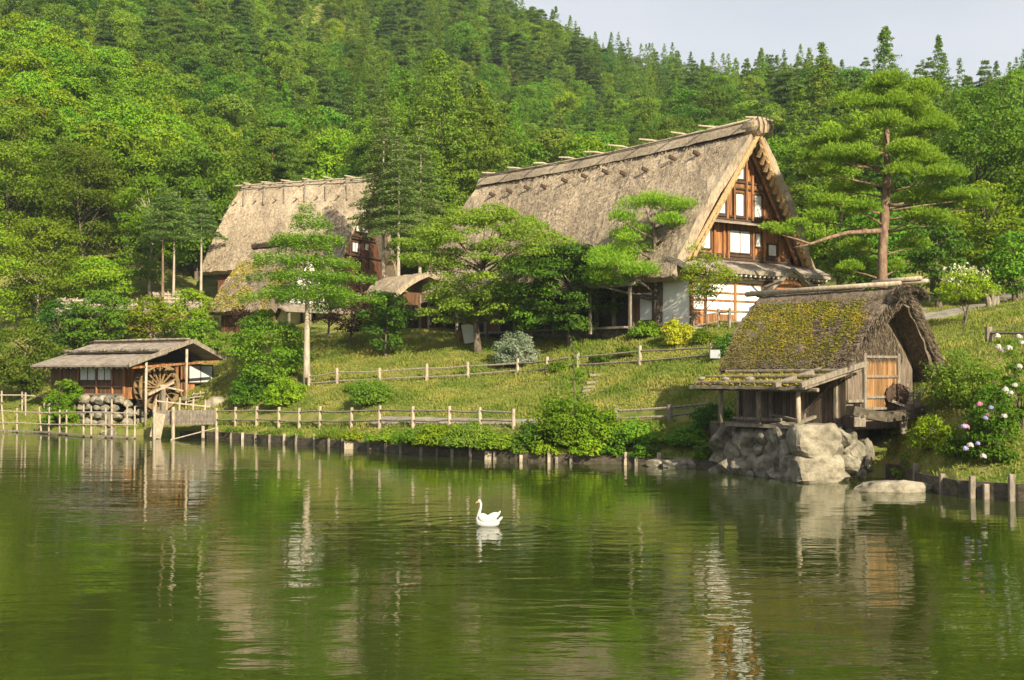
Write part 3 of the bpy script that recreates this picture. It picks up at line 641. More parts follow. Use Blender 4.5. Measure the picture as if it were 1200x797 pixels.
for i in range(26):
    y = -.2+i*.49; r = .13+.05*math.sin(i*5.1); b.beam((-2.85, y-.2, mid[1]+.07), (-2.85, y+.18, mid[1]+.07), r*1.6, r)
b.build('weight_stones', M['wood_grey'], ml, bevel=.03)
b = MB()
for i in range(24):
    y = 0+i*.52; b.box(-.25, .25, y, y+.44, zr+.16, zr+.27+.05*math.sin(i*3.3))
b.build('ridge_stones', M['stone_pale'], ml, bevel=.04)
MB().tube([(-.45, -.4, zr+.12), (-.45, 12.6, zr+.12)], .09, 6).build('ridge_log', M['wood_dark'], ml)
for p, q in (((xl-.1, -.62, zl-.02), (.0, -.62, zr+.06)), ((xr+.1, -.62, zr_-.02), (0, -.62, zr+.06))): MB().beam(p, q, .1, .3).build('barge_board', M['wood_grey'], ml)
b = MB()
for i in range(20): b.beam((xl+.05, -.2+i*.68, zl-.2), (xl+1.2, -.2+i*.68, zl+.12), .1, .12)
b.build('rafter_ends', M['log'], ml)
XWm = -4.2; YWm = 2.0
wallz = -.25
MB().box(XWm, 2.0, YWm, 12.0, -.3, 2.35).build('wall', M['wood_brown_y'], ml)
MB().prism([(XWm, YWm+.01, 2.3), (2.2, YWm+.01, 2.3), (0, YWm+.01, zr-.15)], (0,0,0), (0,.15,0)).build('gable_shade_panel', M['void'], ml)  # near-black panel painted as the shaded hollow under the gable roof
MB().box(XWm-.01, 2.05, YWm-.05, YWm-.002, -.3, 2.2).build('front_boarding', M['wood_brown'], ml)
def mw(p, q, axis, val):
    a = hit(p[0], p[1], ml, axis, val); c = hit(q[0], q[1], ml, axis, val); i = 0 if axis == 1 else 1
    return [min(a[i], c[i]), max(a[i], c[i]), min(a[2], c[2]), max(a[2], c[2])]
window(ml, XWm, mw((94.5,429),(113,446), 0, XWm), axis=0, mull=1)
window(ml, XWm, mw((115,429),(131.5,446), 0, XWm), axis=0, mull=1)
window(ml, YWm-.06, mw((220,428),(248,448.5), 1, YWm), m=M['pane_grey'], mull=1)
for px in (72, 93, 114, 132.5, 146): 
    y = hit(px, 440, ml, 0, XWm)[1]; MB().beam((XWm-.06, y, -.4), (XWm-.06, y, 2.2), .13).build('wall_post', M['wood_brown'], ml)
MB().beam((XWm-.08, YWm, .0), (XWm-.08, 12, .0), .12, .16).build('sill_beam', M['wood_grey'], ml)
MB().beam((XWm-.08, YWm, .62), (XWm-.08, 12, .62), .1, .12).build('sill_beam', M['wood_dark'], ml)
for px in (204, 209.5, 214): x = hit(px, 440, ml, 1, YWm)[0]; MB().beam((x, YWm-.1, -.4), (x, YWm-.1, 2.5), .12).build('wall_post', M['wood_dark'], ml)
MB().beam((XWm-.6, YWm-.15, 2.25), (2.5, YWm-.15, 2.35), .16, .2).build('tie_beam', M['wood_brown'], ml)
MB().beam((xl+.3, -.35, 2.0), (2.5, -.35, 2.5), .14, .16).build('tie_beam', M['wood_brown'], ml)
for px, pt, pb in ((171.5, 424, 505), (219, 409, 474)):
    a = hit(px, pt, ml, 1, -.35); c = hit(px, pb, ml, 1, -.35); MB().tube([(a[0], -.35, min(a[2], 3.4)), (a[0]-.03, -.35, c[2])], .1, 8).build('porch_post', M["log"], ml, smooth=True)
# water wheel
wc = hit(184, 453.5, ml, 1, .95); wr = 1.78
whl = MB(); nseg = 28
for yy in (.62, 1.28):
    for i in range(nseg):
        a0 = 2*math.pi*i/nseg; a1 = 2*math.pi*(i+1)/nseg
        vs = []
        for a in (a0, a1):
            for r_ in (wr, wr-.30):
                for y in (yy-.05, yy+.05): vs.append((wc[0]+r_*math.cos(a), y, wc[2]+r_*math.sin(a)))
        whl.add(vs, [(0,1,5,4),(2,6,7,3),(0,4,6,2),(1,3,7,5)])
wheel = whl.build('water_wheel', M['wheel'], ml)
for k in range(8):
    a = math.pi*k/8; b = MB()
    for yy in (.60, 1.3): b.beam((wc[0]-wr*.9*math.cos(a), yy, wc[2]-wr*.9*math.sin(a)), (wc[0]+wr*.9*math.cos(a), yy, wc[2]+wr*.9*math.sin(a)), .09, .11)
    b.build('spoke', M['wheel'], wheel)
b = MB()
for k in range(24):
    a = 2*math.pi*k/24; b.beam((wc[0]+(wr-.45)*math.cos(a+.12), .95, wc[2]+(wr-.45)*math.sin(a+.12)), (wc[0]+wr*math.cos(a), .95, wc[2]+wr*math.sin(a)), .62, .04, up=(-math.sin(a), 0, math.cos(a)))
b.build('paddles', M['wheel'], wheel)
MB().tube([(wc[0], .1, wc[2]), (wc[0], 2.0, wc[2])], .2, 10).build('axle', M['log'], wheel)
MB().beam((wc[0]+.05, .25, -1.8), (wc[0]+.05, .25, wc[2]-.15), .3, .2).build('wheel_post', M['wood_grey'], ml)
MB().beam((wc[0]-1.3, .15, wc[2]-.55), (wc[0]+.9, .12, wc[2]+.35), .09, .16).build('brace', M['log'], ml)
MB().beam((wc[0]-.3, .15, wc[2]+.1), (wc[0]+1.7, .12, wc[2]-.3), .09, .12).build('brace', M['log'], ml)
# water chute and clutter right of the wheel
MB().beam((-.9, -.6, -.35), (3.2, .6, .05), .4, .12).build('chute', M['wood_grey'], ml)
for x, z in ((-.6,-.3),(.2,0),(.9,.1),(1.7,.2),(2.4,.25)): MB().tube([(x, -.5+x*.2, -1.8), (x, -.5+x*.2, z+.15)], .06, 6).build('chute_post', M['log'], ml)
for i in range(4): MB().tube([(-.7+i*.2, -.75, -.75+.26*i), (2.9-i*.1, .2, -.5+.22*i)], .05, 6).build('chute_rail', M['log'], ml)
# fieldstone base
rs = random.Random(11)
def stone_bm(c, r, seed, flat=(1, 1, 1), cuts=2):
    bm = bmesh.new(); bmesh.ops.create_icosphere(bm, subdivisions=cuts+1, radius=1)
    rd = random.Random(seed); pl = []
    for _ in range(11):
        d = Vector((rd.gauss(0,1), rd.gauss(0,1), rd.gauss(0,1))).normalized(); pl.append((d, rd.uniform(.58, .84)))
    for v in bm.verts:
        p = v.co.copy()
        for d, h in pl:
            s = p.dot(d)
            if s > h: p -= d*(s-h)
        p += noise.noise_vector(p*2.2+Vector((seed, 0, 0)))*.07+noise.noise_vector(p*6+Vector((seed, 3, 0)))*.025
        v.co = Vector((p.x*r*flat[0], p.y*r*flat[1], p.z*r*flat[2]))+Vector(c)
    return bm
def stone(name, c, r, seed, m, parent=None, flat=(1, 1, 1), cuts=2):
    bm = stone_bm(c, r, seed, flat, cuts); me = bpy.data.meshes.new(name); bm.to_mesh(me); bm.free()
    return link(name, me, m, parent)
sw_ = empty('rubble_wall', (-24.3, 96.0, 0), R(50), 'rough fieldstone base beneath the watermill and behind the pole fence', 'stone wall')
k = 0
for row in range(5):
    for i in range(9):
        y = 2.0+i*1.1+(row % 2)*.5; z = .15+row*.58
        stone('stone', (XWm-.35-.12*(4-row)+rs.uniform(-.1,.1), y, z), rs.uniform(.34,.60), 100+k, M['stone_pale' if rs.random() < .6 else 'stone'], sw_, (.8, 1.1, .75), 1); k += 1
for i in range(5):
    for row in range(4):
        stone('stone', (XWm+.3+i*1.15, YWm-.1, .2+row*.66), rs.uniform(.5,.62), 200+k, M['stone'], sw_, (1.1, .7, .75), 1); k += 1
# ------------------------------------------------------------------ waterside hut
ht = empty('thatched_hut', (16.95, 56.3, 2.35), R(36.87), 'small waterside hut with moss growing over its steep thatched roof and a brown plank door', 'hut')
hW, hE, hR, hL = 3.25, 2.35, 5.85, 7.6
tr4 = thatch_roof('thatch_roof', M['thatch_old'], ht, hW, hE, hR, 0, hL, t=.5, lean=.5, bulge=.22, lean_back=.55, n=20, my=50, rough=.13, seed=4, hw2=3.15, ze2=2.0, y0L=.8)
rng = np.random.default_rng(8)
straw('straw_surface', M['thatch_old'], tr4, roof_surface(hW, hE, hR, .0, hL, .24, 22000, rng), .42, .035, rng, .22, .35)
straw('straw_surface', M['thatch_old'], tr4, roof_surface(3.1, 2.05, hR, -.1, hL, .24, 5000, rng, side=1), .42, .04, rng, .2, .35)
P_ = roof_surface(hW, hE, hR, .4, hL-.05, .28, 42000, rng, smax=.93)
kk = np.array([noise.noise(Vector((p[1]*.55, p[2]*.8, p[0]*.3)))*1.0+noise.noise(Vector((p[1]*1.9, p[2]*1.2, 5)))*.6+.34-.30*max(0, 2.6-p[1])+.1*(1-s)+rng.normal(0, .13) for p, s in zip(P_[0], P_[3])]) > 0
straw('moss', M['moss'], tr4, tuple(a[kk] for a in P_), .15, .075, rng, .7, .9)
# shaggy eave fringe
n = 2600; y = rng.uniform(0, hL, n); P = np.stack([np.full(n, -hW+.05)+rng.uniform(-.05,.3,n), y, np.full(n, hE+.0)+rng.uniform(-.3,.12,n)], 1)
D = np.tile([-.35, 0, -1.], (n, 1)); straw('eave_fringe', M['thatch_old'], tr4, (P, np.tile([-1., 0, .2], (n, 1)), D, None), .38, .03, rng, .1, .3)
# gable ends: shaggy thatch rim seen from the front
n = 5200; s = rng.uniform(0, 1, n); sd = rng.choice([-1, 1], n); tt = rng.uniform(0, .5, n)
P = np.stack([sd*(hW*(1-s)+.15-tt*.73), -.05-.5*s+np.where(sd < 0, .8*(1-s), 0)+rng.uniform(-.1,.1,n), hE+(hR-hE)*s-tt*.68+.1], 1)
D = np.stack([sd*.68, np.full(n, -.35), np.full(n, -.73)], 1); straw('cut_straw_face', M['thatch_old'], tr4, (P, np.tile([0, -1., 0], (n, 1)), D, None), .34, .03, rng, .15, .25)
# ridge: bark layer, logs, hood over the gable
b = MB()
for j in range(31):
    yy = -.75+(hL+.9)*j/30
    for x, z in ((-.75,-.62),(-.5,-.22),(-.25,.02),(0,.1),(.25,.02),(.5,-.22),(.78,-.62)): b.v.append(Vector((x, yy, hR+z+noise.noise(Vector((x*3, yy*2, 9)))*.09)))
for j in range(30):
    for i in range(6): b.f.append([j*7+i, j*7+i+1, (j+1)*7+i+1, (j+1)*7+i])
b.build('ridge_cap', M['thatch_old'], ht)
for (x0, x1, r, ya, yb, zz) in ((-.28,-.3,.13,-.4,8.6,.24), (.1,.05,.12,-1.5,3.4,.3), (.3,.28,.11,2,8.4,.2), (-.05,-.1,.11,-1.3,1.2,.42)):
    MB().tube([(x0, ya, hR+zz), ((x0+x1)/2, (ya+yb)/2, hR+zz-.03), (x1, yb, hR+zz-.06)], [r*.8, r, r], 8).build('ridge_log', M['log'], ht, smooth=True)
n = 2200; a = rng.uniform(-1.25, 1.25, n); P = np.stack([np.sin(a)*.85, -.75+rng.uniform(-.15,.5,n), hR-.55+np.cos(a)*.62], 1)
D = np.stack([np.sin(a)*.5, np.full(n, -.6), np.full(n, -.6)], 1); straw('hood_straw', M['thatch_old'], ht, (P, np.stack([np.sin(a), np.full(n, -.3), np.cos(a)], 1), D, None), .5, .04, rng, .15, .25)
# walls
YH = .8
MB().box(-2.5, 2.2, YH+.02, hL-.4, -.3, 2.9).build('wall', M['wood_grey_pl'], ht)
b = MB(); b.prism([(-2.45, YH, 2.86), (1.9, YH, 2.86), (.3, YH, hR-.8), (-.3, YH, hR-.8)], (0,0,0), (0,.3,0)); gw = b.build('gable_thatch', M['thatch_old'], ht)
n = 5200; zz = 2.9+(hR-3.75)*rng.uniform(0, 1, n)**1.3; xx = rng.uniform(-1, 1, n)*np.maximum(.1, (hR-.6-zz)*.74)-.25
straw('straw_surface', M['thatch_old'], gw, (np.stack([xx, np.full(n, YH-.02), zz], 1), np.tile([0, -1., 0], (n, 1)), np.tile([0, 0, -1.], (n, 1)), None), .5, .035, rng, .1, .12)
def hw_(p, q, y=YH): a = hit(p[0], p[1], ht, 1, y); c = hit(q[0], q[1], ht, 1, y); return a[0], c[0], c[2], a[2]
x0, x1, z0, z1 = hw_((1012,418),(1050,478))
MB().box(x0, x1, YH-.05, YH-.005, z0, z1).build('plank_door', M['wood_hut'], ht)
for f in (0., .22, .62, 1.): MB().beam((x0-.1, YH-.09, z0+(z1-z0)*f), (x1+.1, YH-.09, z0+(z1-z0)*f), .07, .11).build('door_rail', M['wood_grey'], ht)
for x in (x0-.06, x1+.06): MB().beam((x, YH-.07, z0-.4), (x, YH-.07, z1+.15), .17).build('door_post', M['wood_grey'], ht)
MB().box(-2.45, x0-.16, YH-.04, YH-.006, .9, 2.2).build('front_boarding', M['wood_grey_pl'], ht)
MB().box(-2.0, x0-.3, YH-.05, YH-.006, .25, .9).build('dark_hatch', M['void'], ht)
MB().beam((-2.5, YH-.06, .95), (x0, YH-.06, .95), .1, .12).build('door_rail', M['wood_grey'], ht)
# lean-to on the pond side
XO = -5.45; YA, YB, YC = .95, 3.15, 5.4; zo, zi = 1.62, 2.3
sl1 = slab((XO-.5, zo-.02), (-2.3, zi+.1), .15, 6.9, .13, 40, .06)
lr = sl1.build('lean_to_roof', M['log_mossy'], ht)
for y_ in (.2, 1.6): MB().beam((XO-.75, y_, zo+.05), (-2.0, y_-.1, zi+.3), .18, .22).build('lean_to_rafter', M['wood_grey'], ht)
for x_, z_ in ((XO-.35, .17), (XO+.6, .42), (XO+1.7, .66)): MB().tube([(x_, .2, zo+z_), (x_, 6.7, zo+z_-.05)], .08, 7).build('lean_to_batten', M['log_mossy'], lr)
n = 5500; f = rng.uniform(0, 1, n); P = np.stack([XO-.45+f*3.2, rng.uniform(.2, 6.8, n), zo+.04+f*(zi-zo)+.0], 1)
straw('moss', M['moss'], lr, (P, np.tile([-.2, 0, 1.], (n, 1)), np.tile([-1., 0, -.2], (n, 1)), None), .2, .07, rng, .4, .8)
for i, (yy, xx) in enumerate(((6.4, XO-.2), (5.2, XO+.1), (3.9, XO+.3))): stone('roof_stone', (xx, yy, zo+.28), .2, 50+i, M['stone_pale'], lr, (1, 1.3, .6), 1)
for y_ in (YA, YB, YC): MB().tube([(XO, y_, -.05), (XO, y_, zo-.1)], [.12, .10], 8).build('lean_to_post', M['log'] if y_ == YA else M['wood_grey'], ht, smooth=True)
MB().tube([(XO, -.1, zo-.15), (XO, 6.6, zo-.15)], .09, 7).build('lean_to_beam', M['wood_grey'], ht)
MB().beam((-2.56, YH+.1, 2.2), (-2.56, 3.3, .2), .14, .1).build('brace', M['wood_grey'], ht)
for y_ in (1.3, 3.1, 5.0, 7.0): MB().beam((-2.58, y_, 0), (-2.58, y_, 2.3), .14).build('wall_post', M['wood_grey'], ht)
MB().box(-5.3, -2.5, 1.0, 5.6, -.2, -.05).build('floor', M['wood_grey'], ht)
for a_, c_ in (((-4.6,1.6,.1),(-3.2,4.4,.3)), ((-5.1,1.3,.05),(-2.9,2.2,.25)), ((-4.9,2.4,.15),(-4.5,5.5,.15))): MB().beam(a_, c_, .16, .12).build('loose_timber', M['wood_grey'], ht)
# flume to the right of the hut
fl = empty('water_flume', (16.3, 56.5, 2.3), 0, 'old dark wooden water flume on posts at the right side of the mossy hut', 'flume')
b = MB(); pts = [at(996, 481, 54.5), at(1012, 485, 54.8), at(1035, 489, 55.3), at(1058, 486, 56), at(1078, 481, 56.5)]
for p, q in zip(pts[:-1], pts[1:]): b.beam(p, q, .55, .4)
b.build('trough', M['board_wet'], fl, world=True)
for px, pt, pb, Y in ((1004, 486, 500, 54.5), (1010, 486, 500, 54.6), (1074, 459, 520, 56.5), (1059, 486, 508, 56)): MB().beam(at(px, pb, Y), at(px, pt, Y), .26, .26).build('post', M['wood_grey'], fl, world=True)
MB().beam(at(1050, 465, 57), at(1082, 461, 57), .14, .2).build('rail', M['log'], fl, world=True)
MB().beam(at(1052, 477, 57), at(1088, 474, 57), .12, .14).build('rail', M['wood_grey'], fl, world=True)
MB().beam(at(1045, 470, 56.6), at(1085, 486, 56.6), .12, .12).build('rail', M['wood_grey'], fl, world=True)
pw = MB()
for k_ in range(12):
    a_ = 2*math.pi*k_/12; c_ = at(1052, 463, 56.8); pw.beam(c_, c_+Vector((math.cos(a_)*.5, .05, math.sin(a_)*.5)), .06, .3)
pw.build('little_wheel', M['wood_dark'], fl, world=True)
for px, pt, pb in ((1053, 445, 478), (1047, 455, 478)): MB().beam(at(px, pb, 57), at(px, pt, 57), .12).build('post', M['wood_grey'], fl, world=True)
# stone revetment under the hut: outline of each stone follows the photograph's courses
rv = empty('stone_revetment', (12.0, 54.5, 0), 0, 'rough boulder wall rising from the water beneath the mossy hut', 'stone wall')
def wallpt(px, py):    # point on the wall's face plane (slightly leaning) between the two corners
    f = (px-840)/(958-840); Y = 59.2+(52.9-59.2)*f if px <= 962 else 52.9+(px-962)*.062; return at(px, py, Y)
st = [(855,517,19,16),(872,514,11,14),(884,511,11,13),(896,512,9,14),(907,513,8,13),(918,512,10,13),
      (848,536,13,13),(863,530,11,13),(879,527,12,12),(893,527,9,9),(905,528,9,12),(918,527,9,11),(928,531,11,14),
      (858,548,13,12),(876,547,13,13),(889,540,10,14),(902,545,14,18),(917,543,10,14),(930,545,12,15),(922,522,9,10),
      (843,556,9,9),(868,560,9,5),(883,558,10,8),(900,560,9,6),(914,556,10,9),(932,559,12,9),
      (995,520,11,13),(1001,534,12,15),(985,514,10,10),(978,528,9,13),(1010,545,12,12),(992,546,14,13),(1003,558,12,9),(1016,528,10,14),(984,558,13,8),(940,522,8,9)]
rf0 = random.Random(4)
for i, (px, py, hw1, hh) in enumerate(st):
    p = wallpt(px, py); k1 = p.y/1500; p.y += .25
    stone('stone', p-rv.location, 1.0, 300+i, M['stone'], rv, (hw1*k1*1.38, .85, hh*k1*1.38))
for i, (px, py, hw1, hh) in enumerate(((958,517,27,20), (960,552,29,18))):
    p = at(px, py, 52.9); k1 = p.y/1500; p.y += .55
    b = MB(); b.box(-hw1*k1, hw1*k1, -.75, .85, -hh*k1, hh*k1); o = b.build('corner_stone', M['stone_pale'], None, bevel=0)
    bm = bmesh.new(); bm.from_mesh(o.data); bmesh.ops.subdivide_edges(bm, edges=bm.edges, cuts=5, use_grid_fill=True)
    for v in bm.verts:
        r_ = Vector((v.co.x/(hw1*k1), v.co.y/.8, v.co.z/(hh*k1))); f = max(0, r_.length-1.28); v.co -= Vector((r_.x*hw1*k1, r_.y*.8, r_.z*hh*k1))*f*.55
        v.co += noise.noise_vector(v.co*1.5+Vector((i*7, 0, 0)))*.13; v.co = Matrix.Rotation(.15, 3, 'Z') @ v.co+(p-rv.location)
    bm.to_mesh(o.data); bm.free(); o.parent = rv
for i in range(26):
    px = rf0.uniform(846, 940) if i < 18 else rf0.uniform(985, 1015); py = rf0.uniform(512, 558); p = wallpt(px, py); p.y += .3
    stone('stone', p-rv.location, rf0.uniform(.22, .36), 500+i, M['stone'], rv, (1.1, .8, .8), 1)
# filler earth behind the stones
b = MB(); q = [wallpt(842,540), wallpt(962,540), at(1022,540,56.8)]; f0 = [Vector((v.x, v.y+.55, -.8)) for v in q]+[Vector((q[2].x+.3, 60, -.8)), Vector((9.6, 63.0, -.8))]
b.prism(f0, (0,0,0), (0,0,3.0)); b.build('packed_fill', M['board_wet'], rv, world=True)
for i, (px, py, Y, sx, sy, sz) in enumerate(((1050, 575.5, 49.6, 2.35, 1.0, .5),)):
    p = at(px, py, Y); p.z = .02; o = stone('flat_boulder', (0,0,0), 1.0, 71, M['stone_pale'], None, (sx, sy, sz), 3); o.location = p; tag(o, 'long flat pale boulder breaking the water right of the hut', 'boulder')
o = stone('boulder', (0,0,0), .38, 72, M['stone_pale'], None, (1.2, .8, .45)); o.location = at(1046, 568.5, 50.8); o.location.z = .1; tag(o, 'small pale stone just behind the long flat boulder in the water', 'boulder')
for i, (px, Y, r_, lb) in enumerate(((806, 61.0, .9, 'dark flat rock at the waterline left of the boulder wall'), (772, 61.9, .55, 'small dark rock at the waterline farther left of the boulder wall'))):
    p = Vector(((px-600)/F*Y, Y, .15)); o = stone('shore_rock', (0,0,0), r_, 80+i, M['stone'], None, (1.5, .7, .5)); o.location = p; tag(o, lb, 'rock')
p = onground(252, 474, 80, 110); o = stone('boulder', (0,0,0), .9, 90, M['stone_pale'], None, (1.1, .8, .7)); o.location = p; tag(o, 'rounded pale boulder on the grass right of the watermill', 'boulder')

# ------------------------------------------------------------------ fences
rf = random.Random(21)
def fence(name, label, posts, rails, r=.09, m='log', mr='wood_grey', rr_=.055, capx=0, group=None, pn='post', rn='rail'):
    """posts: (base point, top point); rails: heights as fractions of the post"""
    o = empty(name, posts[0][0], 0, label, 'fence', group)
    for p, q in posts:
        jt = Vector((rf.uniform(-.03,.03), 0, 0)); MB().tube([p-Vector((0,0,.3)), (p+q)/2+jt*.5, q+jt], [r*1.05, r, r*.95], 8).build(pn, M[m], o, world=True)
    for f in rails:
        for (p, q), (p2, q2) in zip(posts[:-1], posts[1:]):
            a = p.lerp(q, f); c = p2.lerp(q2, f); jj = Vector((0, -.02, rf.uniform(-.03,.03))); MB().tube([a+jj, (a+c)/2+jj+Vector((0,0,rf.uniform(-.05,.02))), c+Vector((0, -.02, rf.uniform(-.03,.03)))], rr_, 6).build(rn, M[mr], o, world=True)
    return o
# lower fence along the bank
lp = []
for px, pt, pb in ((254,478,507),(276,477,506),(301,476,505.5),(327,477,506),(351,478,507),(375,476,508.5),(412,477.5,506),(445,475.5,505),(484,476,503),(527,476,501),(563,477,500),(602,479,504)):
    Y = np.interp(px, CP, KY[:, 1])-.3; Y = float(Y); p = Vector(((px-600)/F*Y, Y, gz((px-600)/F*Y, Y))); t_ = at(px, pt, Y); lp.append((p, t_))
fence('log_fence', 'long two-rail log fence along the bank between the watermill and the big shrub', lp, (.36, .80), .10, 'log', 'wood_grey', .065)
a = onground(724, 492); lp = []
for px, Y, hgt in ((722, 66.5, 1.15), (785, 65.0, 1.2), (832, 64.5, 1.25)): p = G(px, Y); lp.append((p, at(px, {722:478, 785:474, 832:470}[px], Y)))
fence('log_fence', 'short two-rail log fence right of the big shrub, left of the hut', lp, (.35, .80), .15, 'wood_grey', 'wood_grey', .075)
up = []
for px, pt, pb in ((362,438,452),(395,431,450),(445,431,447),(500,426,446),(548.5,424,443),(607,420.5,438),(641,418,436),(677,413,431),(750,405,428),(833,402,419)):
    p = onground(px, pb, 60, 110); up.append((p, at(px, pt, p.y)))
fence('log_fence', 'upper two-rail fence with pale posts crossing the lawn below the largest farmhouse', up, (.2, .72), .11, 'log', 'wood_grey', .06)
p = onground(1159, 402, 50, 80); p2 = G(1235, p.y-4)
fence('log_fence', 'thick post and rail at the right edge of the photo on the grassy bank', [(p, at(1159, 383, p.y)), (p2, p2+Vector((0,0,1.3)))], (.62,), .2, 'wood_grey', 'wood_grey', .09)
p = G(1163, 88); o = empty('wooden_stump', p, 0, 'weathered forked wooden stump beside the path at the upper right', 'stump')
for dx_, h_ in ((-.25, .9), (.1, 1.25), (.35, .8)): MB().tube([p+Vector((dx_*.6, 0, -.2)), p+Vector((dx_, 0, h_*.6)), p+Vector((dx_*1.3, .1, h_))], [.24, .2, .08], 8).build('stem', M['wood_grey'], o, world=True)
# rail fence by the plastered wall of the farmhouse
up = []
for px, pt in ((790,368),(812,366),(842,362),(855,361),(880,360)):
    Yq = 81.0 if px < 850 else 80.2; p = G(px, Yq); up.append((p, at(px, pt, Yq)))
fence('garden_fence', 'low weathered fence in front of the white plastered farmhouse wall', up, (.35, .8), .1, 'wood_grey', 'wood_grey', .06)
# pole fence standing in the water at the left
wf = empty('pole_fence', (-33, 93, 0), 0, 'rickety pale pole fence standing in the water in front of the watermill', 'fence')
def wY(px): return float(np.interp(px, [0, 57, 100, 158], [97.5, 94.5, 90, 87.4]))
polesx = [(-60,477,506,0),(-28,478,506,0),(5,475,503,-3),(20,478,503,0),(49,477,506,-3),(57,477,504,1),(70,480,508,0),(78,480,507,0),(98,474,512,0),(107,476,508,0),(124,478,513,0),(131,468,508,0),(149,476,514,0),(158,476,514,0)]
for px, pt, pb, ln in polesx:
    Y = wY(px); a = at(px+ln, pt, Y); c = at(px, pb, Y); c.z = -.5; MB().tube([c, a], [.075, .06], 7).build('pole', M['log'], wf, world=True)
for pt in (482, 496):
    pv = None
    for px in (-60, 0, 20, 60, 100, 130, 160):
        Y = wY(px)-.08; a = at(px, pt+rf.uniform(-1,1)+(px/160)*2, Y)
        if pv: MB().tube([pv, a], .05, 6).build('rail', M['log'], wf, world=True)
        pv = a
pv = None
for px in (-60, -10, 20, 50, 80, 102, 130, 158):
    Y = wY(px)-.25; a = Vector(((px-600)/F*Y, Y, .12+rf.uniform(-.03,.03)))
    if pv: MB().beam(pv, a, .35, .1).build('float_board', M['wood_grey'], wf, world=True)
    pv = a
w2 = empty('pole_fence', G(20, 103), 0, 'second pale pole fence on the grass behind the one in the water, far left', 'fence')
for px, pt, pb in ((-20,460,482),(2,458,482),(26,459,480),(30,460,484),(52,462,478)):
    p = onground(px, pb+3, 90, 130); MB().tube([p-Vector((0,0,.3)), at(px, pt, p.y)], .07, 6).build('pole', M['log'], w2, world=True)
pv = None
for px, py in ((-20,464.5),(2,463),(26,463),(52,465),(66,466)):
    a = at(px, py, 103)
    if pv: MB().tube([pv, a], .05, 6).build('rail', M['log'], w2, world=True)
    pv = a
# deck beside the wheel
dk = empty('plank_deck', (-23.0, 88.5, 0), 0, 'weathered plank landing over the water right of the water wheel', 'deck')
for i, (py, dY) in enumerate(((482.5,0),(486,-.02),(489.5,0),(493,-.03),(496.5,0))):
    MB().beam(at(182, py, 87.6+dY), at(252, py-.5, 86.2+dY), .1, .2).build('side_plank', M['wood_grey'], dk, world=True, wear=.03)
for i in range(7): MB().beam(at(180, 481.8, 87.8+i*.36), at(252, 481, 86.4+i*.36), .34, .07).build('deck_plank', M['log'], dk, world=True)
MB().beam(at(182, 513, 87.0), at(188, 484.5, 87.0), .75, .1, up=(0,1,0)).build('leaning_plank', M['log'], dk, world=True)
for px, pt in ((181,476),(203,477),(238,499),(254,500)): 
    c = at(px, 512, 86.6); c.z = -.5; MB().tube([c, at(px, pt, 86.6)], .11, 8).build('post', M['log'], dk, world=True)
for px in (182, 195, 210, 226, 240): MB().tube([at(px, 484, 88), at(px+1, 465+abs(px-205)*.1, 88)], .07, 6).build('post', M['log'], dk, world=True)
MB().tube([at(183, 470, 88), at(246, 477, 88)], .06, 6).build('rail', M['log'], dk, world=True)
c = at(200, 515.5, 85.5); MB().tube([c, at(252, 502, 85.5)], .04, 5).build('slack_pole', M['log'], dk, world=True)
# retaining boards with stakes along the bank
rb = empty('retaining_boards', (-8, 80, 0), 0, 'dark wet boards with pale stakes holding the bank of the pond', 'retaining edge')
prev = None
for px in list(range(212, 845, 14)):
    Y = shoreY(px)-.07; p = Vector(((px-600)/F*Y, Y, .12))
    if prev is not None: MB().beam(prev, p, .1, .62, up=(0, 0, 1)).build('board', M['board_wet'], rb, world=True)
    prev = p
for px, h_ in ((254,.9),(271,.75),(285,.6),(300,.7),(316,.6),(333,.7),(347,.9),(368,.75),(386,.7),(403,.85),(433,.9),(453,.7),(470,.85),(493,.7),(512,.65),(530,.6),(552,.75),(579,.85),(610,.6),(643,.6),(652,.5),(668,.55),(732,.8),(745,.7),(771,.7)):
    Y = shoreY(px)-.2; x = (px-600)/F*Y; MB().beam((x, Y, -.5), (x+rf.uniform(-.06,.06), Y, h_*rf.uniform(.55,1.0)), .14+rf.uniform(0,.05)).build('stake', M['log' if rf.random() < .35 else 'wood_grey'], rb, world=True, bevel=.02)
for px, w_ in ((411,.7),(572,.35)):
    Y = shoreY(px)-.32; x = (px-600)/F*Y; MB().box(x-w_/2, x+w_/2, Y-.08, Y+.05, -.3, .45).build('pale_board', M['log'], rb, world=True)
r2 = empty('retaining_boards', (18, 46, 0), 0, 'dark retaining boards with square stakes at the right corner of the pond', 'retaining edge')
prev = None
for px in list(range(1038, 1331, 14)):
    Y = shoreY(px)-.1; p = Vector(((px-600)/F*Y, Y, .18))
    if prev is not None: MB().beam(prev, p, .14, .85).build('board', M['board_wet'], r2, world=True)
    prev = p
for px, h_ in ((1072,.9),(1103,.75),(1138,.8),(1154,.55),(1184,.95),(1215,.8)):
    Y = shoreY(px)-.25; x = (px-600)/F*Y; MB().beam((x, Y, -.5), (x, Y, h_), .2).build('stake', M['wood_grey'], r2, world=True, bevel=.02)
# garden steps on the lawn
sp_ = empty('garden_steps', onground(702, 452, 60, 110), 0, 'short flight of log-edged steps climbing the lawn behind the big shrub', 'steps')
for px, py, w_ in ((699,441,17),(694,450,14),(691,455,16),(688,460,13),(684,466,12)):
    p = onground(px, py, 60, 110); k1 = p.y/1500; MB().beam(p+Vector((-w_*k1/2, 0, .05)), p+Vector((w_*k1/2, .1, .08)), .35, .16).build('step', M['wood_grey'], sp_, world=True, bevel=.02)
